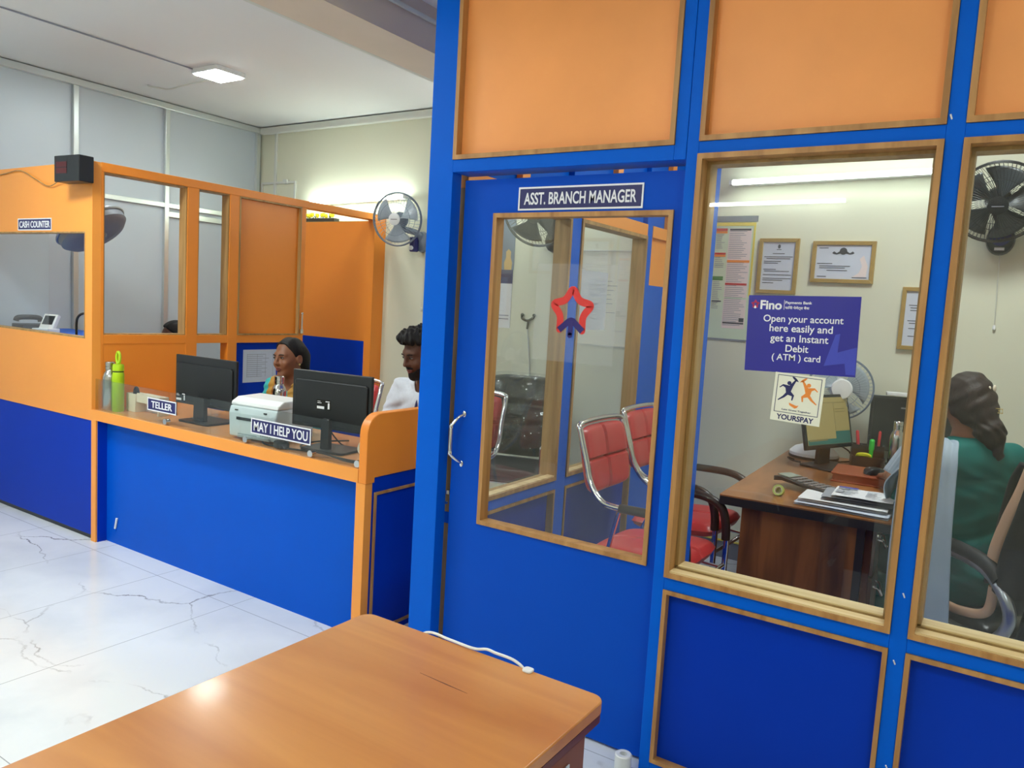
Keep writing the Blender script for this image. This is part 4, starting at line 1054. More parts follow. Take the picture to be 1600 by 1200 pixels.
for k in range(9):
    for c in (-.05, .04):
        m.box((c - .03, -.075 + .015 * k, .0135), (c - .03 + random.uniform(.03, .06), -.07 + .015 * k, .0140))
m.box((-.105, .03, .0115), (-.06, .07, .0120)).box((-.105, -.05, .0120), (-.075, .0, .0125))
P('print', m, 'grey_print')
P('masthead', MB().box((-.105, .06, .0125), (-.03, .085, .0130)), 'navy_light')
for k, (lab, z, w, h, dx, dy, mt, amp, name, cat) in enumerate((
    ('grey file under the newspaper on the paper pile', .033, .27, .205, -.49, 3.46, 'grey_print', .002, 'file', 'file'),
    ('white paper bundle in the middle of the pile at the desk corner', .016, .34, .20, -.535, 3.425, 'paper', .002, 'paper_bundle', 'papers'),
    ('lowest white sheets of the pile at the desk corner', .001, .36, .185, -.53, 3.385, 'paper_blue', .002, 'loose_sheets', 'papers'))):
    m = sheet(w, h, z, amp, .009); m.v = [Matrix.Translation((dx, dy, DZ)) @ Rz(radians(4 - 3 * k)) @ v for v in m.v]
    single(name, m, mt, lab, cat, smooth=True)
t = thing('adhesive_tape', 'roll of greenish adhesive tape beside the calculator', 'tape', (-.80, 3.425, DZ + .02))
tm = Tm(-.80, 3.40, DZ + .024) @ Matrix.Rotation(radians(68), 4, 'X') @ Rz(.3)
part(t, 'tape', MB().lathe([(.016, -.010), (.024, -.010), (.024, .010), (.016, .010), (.016, -.010)], 24, tm), 'tape_green', smooth=True)
part(t, 'core', MB().lathe([(.0145, -.010), (.016, -.010), (.016, .010), (.0145, .010), (.0145, -.010)], 24, tm), 'cream_plastic', smooth=True)
cable('power_cable', 'black cable running behind the yellowish monitor on the office desk', [(-.745, 4.45, DZ + .10), (-.71, 4.50, DZ + .07), (-.69, 4.53, DZ + .02), (-.72, 4.54, DZ + .006), (-.78, 4.47, DZ + .004)], .004)
cable('power_cable', 'black cable lying at the left of the desk monitor base', [(-.96, 4.36, DZ + .004), (-.985, 4.32, DZ + .02), (-.95, 4.27, DZ + .014), (-.90, 4.24, DZ + .016)], .004)
cable('floor_cable', 'yellow cable along the foot of the office wall', [(-1.7, YB - .02, .112), (-1.2, YB - .02, .113), (-.3, YB - .02, .111), (.4, YB - .02, .112)], .006, 'yellow_print')

# ================================================================== STICKERS AND POSTERS ON THE OFFICE GLASS
YG = 2.335 - .003
t = thing('poster', 'navy poster with white lettering stuck on the left office window', 'poster', (-.529, YG - .001, 1.35))
Q = [(-.687, 1.573), (-.376, 1.581), (-.371, 1.357), (-.681, 1.349)]
V = [(x, YG, z) for x, z in Q] + [(x, YG - .001, z) for x, z in Q]
part(t, 'sheet', MB().add(V, [(3, 2, 1, 0), (4, 5, 6, 7), (0, 1, 5, 4), (1, 2, 6, 5), (2, 3, 7, 6), (3, 0, 4, 7)]), 'navy_poster')
def PM(x, z, tilt=radians(-1.2)): return frontM(x, YG - .0012, z) @ Rz(-tilt)
m = MB()
m.text('Fino', PM(-.6195, 1.547), .062, .027, .0006, .03)
m.box((-.0006, -.014, 0), (.0006, .014, .0006), PM(-.582, 1.549))
m.text('Payments Bank', PM(-.542, 1.5555), .074, .0105, .0006, .02)
m.text('फिनो पेमेंट्स बैंक', PM(-.545, 1.541), .068, .0115, .0006, .02)
for s, w, z, x in (('Open your account', .222, 1.507, -.527), ('here easily and', .176, 1.479, -.530), ('get an Instant', .162, 1.450, -.532), ('Debit', .064, 1.424, -.535), ('( ATM ) card', .136, 1.395, -.536)):
    m.text(s, PM(x, z), w, None, .0006, .011)
part(t, 'lettering', m, 'white_print')
def star_pts(R, r, n=5, a0=pi / 2):
    return [((R if k % 2 == 0 else r) * cos(a0 + pi * k / n), (R if k % 2 == 0 else r) * sin(a0 + pi * k / n)) for k in range(2 * n)]
def ring_star(R, r, w, M, mb, z=0, skip=(), smooth_=5):
    p = star_pts(R, r)
    n = len(p)
    segs = []
    for k in range(n):
        if k in skip: continue
        a, b = Vector((*p[k], z)), Vector((*p[(k + 1) % n], z))
        d = (b - a).normalized(); q = Vector((-d.y, d.x, 0)) * w / 2
        mb.prism([(a - q)[:2], (b - q)[:2], (b + q)[:2], (a + q)[:2]], .0006, M)
    for k, (x, y) in enumerate(p):
        if k in skip and (k - 1) % n in skip: continue
        mb.prism([(x + w / 2 * cos(2 * pi * i / 16), y + w / 2 * sin(2 * pi * i / 16)) for i in range(16)], .0006, M)
    return mb
part(t, 'star_mark', ring_star(.0105, .0055, .0042, PM(-.6655, 1.5475), MB()), 'pink_print')
part(t, 'star_tip', MB().prism([(-.004, -.004), (0, .003), (.004, -.004), (0, -.0065)], .0008, PM(-.6655, 1.541)), 'white_print')
m = MB().prism([(.070, -.085), (.096, .005), (.108, .008), (.104, -.045), (.154, -.028), (.154, -.106), (.13, -.106), (.125, -.075)], .0005, PM(-.529, 1.465))
part(t, 'ribbon', m, 'navy_light', label='paler blue arrow shape')

t = thing('sticker', 'square cream sticker with two dancing figures below the navy poster', 'sticker', (-.521, YG - .002, 1.21))
def SMx(x=0, z=0): return frontM(-.5205 + x, YG - .0016, 1.279 + z) @ Rz(radians(-2))
part(t, 'sheet', MB().box((-.070, -.071, -.0012), (.070, .071, 0), SMx()), 'paper_cream')
m = MB(); e = .0016
for a, b in (((-.062, -.045), (.062, -.045 + e)), ((-.062, .065 - e), (.062, .065)), ((-.062, -.045), (-.062 + e, .065)), ((.062 - e, -.045), (.062, .065))): m.box((a[0], a[1], 0), (b[0], b[1], .0005), SMx())
part(t, 'border', m, 'navy_print')
m = MB().text('YOURSPAY', SMx(-.002, -.058), .105, .016, .0005, .03)
m.text('Lets Grow Together', SMx(0, -.036), .082, .006, .0005, .02)
part(t, 'lettering', m, 'navy_print')
def blob(pts): return [(x * .1, y * .1) for x, y in pts]
fig = [(.02, .34), (.22, .60), (.27, .58), (.16, .32), (.10, .12), (.24, -.02), (.20, -.22), (.15, -.22), (.16, -.06), (.0, -.02), (-.12, -.14), (-.34, -.28), (-.36, -.25), (-.18, -.08), (-.08, .06), (-.12, .24), (-.22, .30), (-.33, .22), (-.35, .25), (-.22, .37)]
for sx, mt, nm in ((1, 'navy_print', 'blue dancing figure'), (-1, 'orange_print', 'orange dancing figure')):
    ox = -.026 * sx
    m = MB().prism([(ox + sx * (x * .075) + (-.002 * sx), .010 + y * .075) for x, y in fig], .0006, SMx())
    m.prism([(ox - sx * .0015 + .0058 * cos(2 * pi * k / 18), .043 + .0058 * sin(2 * pi * k / 18)) for k in range(18)], .0006, SMx())
    m.prism([(ox + sx * (.0245 - .020 * u) + 0, .049 + .013 * u + w) for u, w in ((0, 0), (.3, .004), (.7, .0045), (1, .001), (.75, -.003), (.35, -.003))], .0006, SMx())
    part(t, 'figure', m, mt, label=nm)
part(t, 'hand_mark', MB().prism([(-.022, -.014), (.0, -.021), (.006, -.019), (.002, -.026), (-.004, -.029), (-.020, -.021)], .0006, SMx()), 'orange_print')

t = thing('star_decal', 'clear decal with a red star outline and navy arrow on the door glass', 'decal', (-1.29, 2.362, 1.36))
YS = 2.3622
part(t, 'film', B((-1.452, YS - .0006, 1.315), (-1.135, YS, 1.655)), 'logo_film')
SMd = frontM(-1.302, YS - .0008, 1.492)
p = star_pts(.082, .046)
m = MB()
cl = []
for k in range(10): cl.append(p[k])
def rstroke(points, w, mb, M):
    for a, b in zip(points[:-1], points[1:]):
        a = Vector((*a, 0)); b = Vector((*b, 0)); d = (b - a).normalized(); q = Vector((-d.y, d.x, 0)) * w / 2
        mb.prism([(a - q)[:2], (b - q)[:2], (b + q)[:2], (a + q)[:2]], .0006, M)
    for x, y in points: mb.prism([(x + w / 2 * cos(2 * pi * i / 18), y + w / 2 * sin(2 * pi * i / 18)) for i in range(18)], .0006, M)
def smooth_loop(points, n=6, closed=False):
    return [(v.x, v.y) for v in bez([(x, y, 0) for x, y in points], n)]
def strip(points, w, mb, M, d=.0006):       # one even band along a polyline with round ends
    L = []; Rr = []; n = len(points)
    for i, (x, y) in enumerate(points):
        x0, y0 = points[max(i - 1, 0)]; x1, y1 = points[min(i + 1, n - 1)]
        t_ = Vector((x1 - x0, y1 - y0, 0)).normalized(); q = Vector((-t_.y, t_.x, 0)) * w / 2
        L.append((x + q.x, y + q.y)); Rr.append((x - q.x, y - q.y))
    V = []; F = []
    for a, b in zip(L, Rr): V += [(*a, 0), (*b, 0), (*a, d), (*b, d)]
    for i in range(n - 1):
        o = 4 * i
        F += [(o + 2, o + 3, o + 7, o + 6), (o, o + 4, o + 5, o + 1), (o, o + 2, o + 6, o + 4), (o + 1, o + 5, o + 7, o + 3)]
    F += [(0, 1, 3, 2), (4 * n - 4, 4 * n - 2, 4 * n - 1, 4 * n - 3)]
    mb.add(V, F, M)
def rounded(points, r, n=5):                # polyline with rounded corners
    out = [points[0]]
    for a, b, c in zip(points[:-2], points[1:-1], points[2:]):
        a, b, c = Vector((*a, 0)), Vector((*b, 0)), Vector((*c, 0))
        u = (a - b).normalized(); v = (c - b).normalized()
        s, e = b + u * r, b + v * r
        for k in range(n + 1):
            q = k / n; w = s * (1 - q) ** 2 + b * 2 * q * (1 - q) + e * q * q; out.append((w.x, w.y))
    out.append(points[-1]); return out
# open star: runs from the lower left foot over the top to the lower right foot
order = [p[(k) % 10] for k in (4, 3, 2, 1, 0, 9, 8, 7, 6)]
order = [(x * (1.0 if i not in (0, 8) else .92), y * (1.0 if i not in (0, 8) else .95)) for i, (x, y) in enumerate(order)]
strip(rounded(order, .016), .026, m, SMd)
for x, y in (order[0], order[-1]): m.prism([(x + .013 * cos(2 * pi * k / 18), y + .013 * sin(2 * pi * k / 18)) for k in range(18)], .0006, SMd)
part(t, 'star', m, 'logo_red', label='red star outline')
m = MB(); strip(rounded([(-.046, -.066), (0, -.026), (.046, -.066)], .016), .022, m, frontM(-1.302, YS - .0016, 1.492)); strip([(0, -.034), (-.001, -.082)], .019, m, frontM(-1.302, YS - .0023, 1.492))
m.prism([(-.001 + .0095 * cos(2 * pi * k / 18), -.082 + .0095 * sin(2 * pi * k / 18)) for k in range(18)], .0006, frontM(-1.302, YS - .0023, 1.492))
part(t, 'arrow', m, 'logo_navy', label='navy arrow')

# ================================================================== THINGS ON THE BACK WALL
YW = YB - .001
def framed(label, x0, x1, z0, z1, rows, landscape=False):
    t = thing('certificate_frame', label, 'frame', ((x0 + x1) / 2, YW - .01, z0))
    part(t, 'frame', beading(x0, x1, z0, z1, .022, YW - .022, YW), 'frame_gold', bevel=.002)
    part(t, 'paper', B((x0 + .02, YW - .010, z0 + .02), (x1 - .02, YW - .004, z1 - .02)), 'paper_blue')
    m = MB()
    for zz, a, b in rows:
        X0 = x0 + .03 + (x1 - x0 - .06) * a; X1 = x0 + .03 + (x1 - x0 - .06) * b
        Z = z0 + .03 + (z1 - z0 - .06) * zz
        m.box((X0, YW - .0112, Z), (X1, YW - .0100, Z + .004))
    part(t, 'print', m, 'dark_print')
    return t
t = framed('narrow upright framed certificate, left of the three on the office wall', -1.360, -1.128, 1.663, 1.989, [(.86, .42, .58), (.77, .3, .7), (.70, .02, .98), (.66, .1, .9), (.60, .02, .6), (.56, .02, .5), (.42, .02, .45), (.38, .05, .9), (.30, .02, .98), (.22, .02, .98), (.18, .02, .7), (.12, .02, .4)])
part(t, 'emblem', MB().prism([(.008 * cos(2 * pi * k / 14), .012 * sin(2 * pi * k / 14)) for k in range(14)], .001, frontM(-1.244, YW - .010, 1.942)), 'dark_print')
t = framed('wide framed certificate in the middle of the office wall', -1.052, -.715, 1.738, 1.974, [(.44, .0, .3), (.36, .05, .65), (.30, .05, .55), (.22, .2, .6), (.02, .02, .2), (.0, .7, .98), (.94, .02, .2)])
m = MB()
for s in (-1, 1): m.prism([(s * .006, .0), (s * .02, .012), (s * .035, .002), (s * .05, .012), (s * .06, .002), (s * .05, -.004), (s * .035, -.006), (s * .02, -.002)], .0012, frontM(-.885, YW - .0102, 1.905))
m.lathe([(.008, 0), (.020, 0), (.020, .0012), (.008, .0012)], 24, frontM(-.885, YW - .0102, 1.918))
part(t, 'emblem', m, 'dark_print')
part(t, 'ornament', MB().prism([(.0, .0), (.03, .02), (.045, .06), (.03, .10), (.05, .12), (.075, .06), (.07, .0)], .001, frontM(-.825, YW - .0100, 1.775)), 'paper_pink')
framed('framed letter hanging lowest on the office wall, partly behind the window post', -.560, -.33, 1.387, 1.728, [(.75, .05, .7), (.70, .1, .9), (.65, .1, .6), (.45, .05, .9), (.40, .1, .5), (.3, .1, .8), (.15, .1, .6)])

t = thing('wall_chart', 'tall printed wall chart with coloured headings on the office wall', 'chart', (-1.50, YW - .004, 1.35))
part(t, 'sheet', B((-1.640, YW - .004, 1.375), (-1.393, YW, 2.085)), 'paper_green')
m = MB().box((-1.640, YW - .006, 2.065), (-1.405, YW - .004, 2.085)).box((-1.405, YW - .006, 1.64), (-1.393, YW - .004, 2.085)); part(t, 'edge_strip', m, 'yellow_print')
part(t, 'top_strip', B((-1.66, YW - .004, 2.09), (-1.385, YW, 2.125)), 'grey_base')
m = MB()
for x0, x1, z0, z1 in ((-1.555, -1.415, 1.63, 2.05), (-1.555, -1.415, 1.44, 1.62)): m.box((x0, YW - .0052, z0), (x1, YW - .004, z1))
part(t, 'text_column', m, 'paper_pink')
m = MB()
for x0, x1, za, zb in ((-1.55, -1.42, 1.86, 2.03), (-1.55, -1.42, 1.72, 1.84), (-1.55, -1.42, 1.45, 1.70), (-1.63, -1.57, 1.92, 2.02), (-1.63, -1.57, 1.80, 1.88), (-1.63, -1.57, 1.55, 1.72)):
    z = zb
    while z > za: m.box((x0, YW - .0062, z), (x0 + (x1 - x0) * random.uniform(.5, 1), YW - .0052, z + .0035)); z -= .0115
part(t, 'print', m, 'grey_print')
for mt, bars in (('red_print', ((-1.635, -1.565, 2.035, 2.05), (-1.635, -1.565, 1.89, 1.902), (-1.553, -1.42, 1.705, 1.718))), ('orange_print', ((-1.553, -1.415, 1.843, 1.858), (-1.635, -1.565, 2.02, 2.033), (-1.635, -1.565, 1.877, 1.889))), ('green_print', ((-1.635, -1.57, 1.745, 1.757), (-1.635, -1.57, 1.733, 1.744))), ('dark_print', ((-1.55, -1.42, 2.037, 2.048), (-1.63, -1.57, 1.60, 1.607), (-1.55, -1.42, 1.468, 1.478), (-1.45, -1.42, 1.482, 1.505)))):
    m = MB()
    for x0, x1, z0, z1 in bars: m.box((x0, YW - .0066, z0), (x1, YW - .0054, z1))
    part(t, 'heading', m, mt)
part(t, 'bottom_edge', B((-1.640, YW - .006, 1.365), (-1.393, YW, 1.375)), 'grey_base')
# wall calendar / hook seen through the door glass
t = thing('wall_calendar', 'dark topped wall calendar with a navy band, seen at the left of the door glass', 'calendar', (-3.26, YW, 1.335))
part(t, 'picture', B((-3.40, YW - .004, 1.76), (-3.125, YW, 2.32)), 'fan_grey', label='grey picture part')
part(t, 'figure', MB().prism([(-.03, 0), (.03, 0), (.035, .05), (.02, .09), (.022, .13), (0, .15), (-.022, .13), (-.02, .09), (-.035, .05)], .001, frontM(-3.175, YW - .004, 1.76)), 'gold')
part(t, 'band', B((-3.40, YW - .005, 1.66), (-3.13, YW, 1.76)), 'navy')
part(t, 'date_sheet', B((-3.40, YW - .004, 1.335), (-3.13, YW, 1.66)), 'paper')
m = MB()
for z in (1.40, 1.425): m.box((-3.39, YW - .0052, z), (-3.145, YW - .004, z + .004))
part(t, 'print', m, 'navy_print')
t = thing('wall_bracket', 'small black forked bracket with a hanging cord on the cream wall', 'bracket', (-2.964, YW, 1.40))
m = MB().tube(bez([(-3.02, YW - .01, 1.44), (-3.015, YW - .02, 1.415), (-2.97, YW - .02, 1.40), (-2.925, YW - .02, 1.42), (-2.92, YW - .01, 1.44)]), .009, 8).cyl((-2.965, YW - .015, 1.40), (-2.972, YW - .012, 1.34), .008, 8)
m.ball((-3.02, YW - .012, 1.44), .013).ball((-2.92, YW - .012, 1.44), .013)
part(t, 'bracket', m, 'black_gloss', smooth=True)
part(t, 'cord', MB().tube(bez([(-2.972, YW - .012, 1.34), (-2.94, YW - .008, 1.1), (-2.90, YW - .008, .6), (-2.90, YW - .008, .1)]), .005, 6), 'cornice', smooth=True)
t = thing('notice_board', 'pale notice sheet in a thin frame, seen through the door glass right of the star', 'notice', (-2.38, YW, 1.2))
part(t, 'sheet', B((-2.56, YW - .004, 1.27), (-2.20, YW, 1.90)), 'paper_cream')
part(t, 'frame', beading(-2.57, -2.19, 1.26, 1.91, .008, YW - .008, YW), 'cornice')
m = MB()
for k in range(8): m.box((-2.50, YW - .0052, 1.70 - .03 * k), (-2.50 + random.uniform(.12, .22), YW - .004, 1.704 - .03 * k))
part(t, 'print', m, 'grey_print')
t = thing('information_sheets', 'pale bluish sheets taped on the glass right of the red star', 'notice', (-1.83, 3.62, 1.42))
m = B((-1.8475, 3.40, 1.40), (-1.8465, 3.72, 1.70)); part(t, 'sheet', m, 'sheet_film')
m = MB()
for k in range(9): m.box((-1.8464, 3.52, 1.66 - .025 * k), (-1.8459, 3.52 + random.uniform(.08, .16), 1.663 - .025 * k))
part(t, 'print', m, 'grey_print')
# shelf with yellow flowers above the cabin door
single('wall_shelf', B((-5.50, YB - .09, 2.085), (-4.70, YB, 2.10)), 'cornice', 'narrow pale wall shelf above the open cabin door', 'shelf', bevel=.002)
t = thing('flower_box', 'dark planter of yellow flowers above the open cabin door', 'planter', (-5.14, YB - .05, 2.10))
part(t, 'box', MB().box((-5.38, YB - .085, 2.10), (-4.90, YB - .025, 2.145)), 'planter', bevel=.003)
m = MB(); m2_ = MB()
for k in range(60):
    x, y, z = random.uniform(-5.36, -4.95), random.uniform(YB - .085, YB - .03), random.uniform(2.15, 2.165)
    a = random.uniform(0, 6.28); s = random.uniform(.010, .016)
    m2_.add([(x, y, z - .02), (x + s * cos(a) - s * .4 * sin(a), y + s * sin(a), z), (x + 2 * s * cos(a), y + 2 * s * sin(a), z + .006), (x + s * cos(a) + s * .4 * sin(a), y + s * sin(a), z)], [(0, 1, 2, 3)])
part(t, 'leaves', m2_, 'leaf')
for k in range(16):
    x, y, z = -5.36 + .028 * k + random.uniform(-.006, .006), random.uniform(YB - .085, YB - .05), random.uniform(2.155, 2.178)
    m = MB()
    for q in range(6):
        a = 2 * pi * q / 6; m.ball((x + .011 * cos(a), y + .004 * sin(a * 2), z + .011 * sin(a)), (.009, .006, .009), None, 8, 6)
    m.ball((x, y - .006, z), (.006, .005, .006), None, 8, 6)
    part(t, 'flower', m, 'yellow_flower', smooth=True)

# ================================================================== PEOPLE (one continuous surface grown from a distance field)
def ell(P, c, r):
    q = (P - np.array(c)) / np.array(r); k0 = np.sqrt((q * q).sum(1)) + 1e-9
    q2 = q / np.array(r); k1 = np.sqrt((q2 * q2).sum(1)) + 1e-9
    return k0 * (k0 - 1) / k1
def cap(P, a, b, ra, rb=None):
    rb = ra if rb is None else rb
    a = np.array(a, float); b = np.array(b, float); d = b - a
    t = np.clip(((P - a) @ d) / (d @ d), 0, 1)
    return np.sqrt(((P - a - t[:, None] * d) ** 2).sum(1)) - (ra + (rb - ra) * t)
def smin(a, b, k):
    h = np.maximum(k - np.abs(a - b), 0) / k
    return np.minimum(a, b) - h * h * k * .25
def smax(a, b, k): return -smin(-a, -b, k)
def sdf_mesh(f, lo, hi, h):
    """surface nets; the field is only evaluated near the surface"""
    lo = np.array(lo, float); hi = np.array(hi, float); c = 4
    n = np.ceil((hi - lo) / (h * c)).astype(int) + 1
    ax = [lo[i] + (np.arange(n[i]) + .5) * h * c for i in range(3)]
    G = np.stack(np.meshgrid(*ax, indexing='ij'), -1).reshape(-1, 3)
    dc = f(G).reshape(n)
    near = np.abs(dc) < h * c * 1.7
    F = np.repeat(np.repeat(np.repeat(np.where(dc > 0, 1.0, -1.0), c, 0), c, 1), c, 2).astype(np.float32)
    mask = np.repeat(np.repeat(np.repeat(near, c, 0), c, 1), c, 2)
    idx = np.argwhere(mask)
    F[mask] = f(lo + (idx + .5) * h).astype(np.float32)
    S = F < 0
    N = F.shape
    cs = np.zeros([k - 1 for k in N], np.int8)
    for dx in (0, 1):
        for dy in (0, 1):
            for dz in (0, 1): cs += S[dx:N[0] - 1 + dx, dy:N[1] - 1 + dy, dz:N[2] - 1 + dz]
    act = (cs > 0) & (cs < 8)
    ci = np.argwhere(act); vid = -np.ones(act.shape, np.int64); vid[act] = np.arange(len(ci))
    acc = np.zeros((len(ci), 3)); cnt = np.zeros(len(ci))
    corners = [np.array(k) for k in np.ndindex(2, 2, 2)]
    for a in corners:
        for axis in range(3):
            if a[axis]: continue
            b = a.copy(); b[axis] = 1
            fa = F[tuple((ci + a).T)]; fb = F[tuple((ci + b).T)]
            m = (fa < 0) != (fb < 0)
            t = fa[m] / (fa[m] - fb[m])
            p = a[None, :] + t[:, None] * (b - a)[None, :]
            acc[m] += p; cnt[m] += 1
    V = lo + (ci + acc / cnt[:, None] + .5) * h
    faces = []
    for axis in range(3):
        sl0 = [slice(None)] * 3; sl1 = [slice(None)] * 3
        sl0[axis] = slice(0, -1); sl1[axis] = slice(1, None)
        e = np.argwhere(S[tuple(sl0)] != S[tuple(sl1)])
        u, w = (axis + 1) % 3, (axis + 2) % 3
        ok = (e[:, u] > 0) & (e[:, w] > 0) & (e[:, u] < N[u] - 1) & (e[:, w] < N[w] - 1)
        e = e[ok]
        du = np.zeros(3, int); du[u] = 1; dw = np.zeros(3, int); dw[w] = 1
        q = np.stack([vid[tuple((e - du - dw).T)], vid[tuple((e - dw).T)], vid[tuple(e.T)], vid[tuple((e - du).T)]], 1)
        flip = ~S[tuple(e.T)]
        q[flip] = q[flip][:, ::-1]
        faces.append(q)
    return V, np.concatenate(faces)
def field_part(parent, name, f, lo, hi, h, m, label=None):
    V, Fc = sdf_mesh(f, lo, hi, h)
    me = bpy.data.meshes.new(name); me.from_pydata(V.tolist(), [], Fc.tolist())
    me.materials.append(MATS[m]); me.polygons.foreach_set('use_smooth', [True] * len(me.polygons)); me.update()
    o = bpy.data.objects.new(name, me); COL.objects.link(o)
    sm = o.modifiers.new('smooth', 'SMOOTH'); sm.factor = .5; sm.iterations = 2
    if parent: o.parent = parent
    if label: o['label'] = label
    return o
def head_frame(c, yaw, pitch, roll=0):
    return Matrix.Translation(c) @ Rz(yaw) @ Matrix.Rotation(pitch, 4, 'X') @ Matrix.Rotation(roll, 4, 'Y')
def to_local(P, M):
    A = np.array(M.inverted()); return P @ A[:3, :3].T + A[:3, 3]
def head_field(P, male=False):
    s = 1.06 if male else 1.0
    Q = P.copy(); Q[:, 0] = np.abs(Q[:, 0])          # symmetric
    d = ell(P, (0, .012, .030), (.074, .092, .088))
    d = smin(d, ell(P, (0, -.030, -.040), (.056 * s, .058, .070)), .04)
    d = smin(d, ell(P, (0, -.070, -.098), (.024 * s, .020, .016)), .03)
    d = smin(d, cap(Q, (.0, -.078, .026), (.040, -.068, .026), .013, .010), .02)
    d = smin(d, ell(Q, (.036, -.066, -.030), (.020, .018, .020)), .025)
    d = smax(d, -ell(Q, (.031, -.096, .006), (.018, .014, .011)), .014)
    d = smin(d, ell(Q, (.031, -.074, .006), (.0135, .0125, .0115)), .006)      # closed lid mound round the eye
    d = smin(d, cap(P, (0, -.088, .018), (0, -.108, -.024), .0065, .0105), .014)
    d = smin(d, ell(Q, (.011, -.096, -.028), (.0085, .011, .0075)), .008)
    d = smin(d, cap(Q, (0, -.092, -.054), (.016, -.084, -.057), .0062, .0038), .008)
    d = smin(d, cap(Q, (0, -.089, -.067), (.013, -.083, -.064), .0070, .0042), .007)
    e = ell(Q, (.077, .012, -.008), (.010, .021, .032))
    e = smax(e, -ell(Q, (.090, .006, -.004), (.010, .011, .018)), .006)
    d = smin(d, e, .010)
    return d
def fingers(P, d, wrist, dirv, up, side, curl=.25, s=1.0):
    """palm, four bent fingers and a thumb; dirv = where the hand points, up = back of the hand, side = towards the thumb"""
    w = np.array(wrist); D = np.array(Vector(dirv).normalized()); U = np.array(Vector(up).normalized()); S_ = np.array(Vector(side).normalized())
    d = smin(d, cap(P, w, w + D * .03, .022, .024), .02)
    for k in range(4):
        o = (1.5 - k) * .0185
        base = w + D * .035 + S_ * o * .6; kn = w + D * .085 + S_ * o
        d = smin(d, cap(P, base, kn, .0145, .011), .012)
        L = (.040, .046, .042, .032)[k]
        a = kn + D * L * cos(curl) - U * L * sin(curl)
        b = a + D * L * .55 * cos(curl * 2.2) - U * L * .55 * sin(curl * 2.2)
        c = b + D * L * .4 * cos(curl * 3) - U * L * .4 * sin(curl * 3)
        for p, q, r0, r1 in ((kn, a, .0105, .009), (a, b, .009, .0082), (b, c, .0082, .0068)): d = smin(d, cap(P, p, q, r0, r1), .004)
    t0 = w + D * .02 + S_ * .022; t1 = w + D * .055 + S_ * .047 - U * .006; t2 = t1 + D * .030 + S_ * .010 - U * .004
    d = smin(d, cap(P, t0, t1, .0135, .011), .010); d = smin(d, cap(P, t1, t2, .010, .0075), .004)
    return d
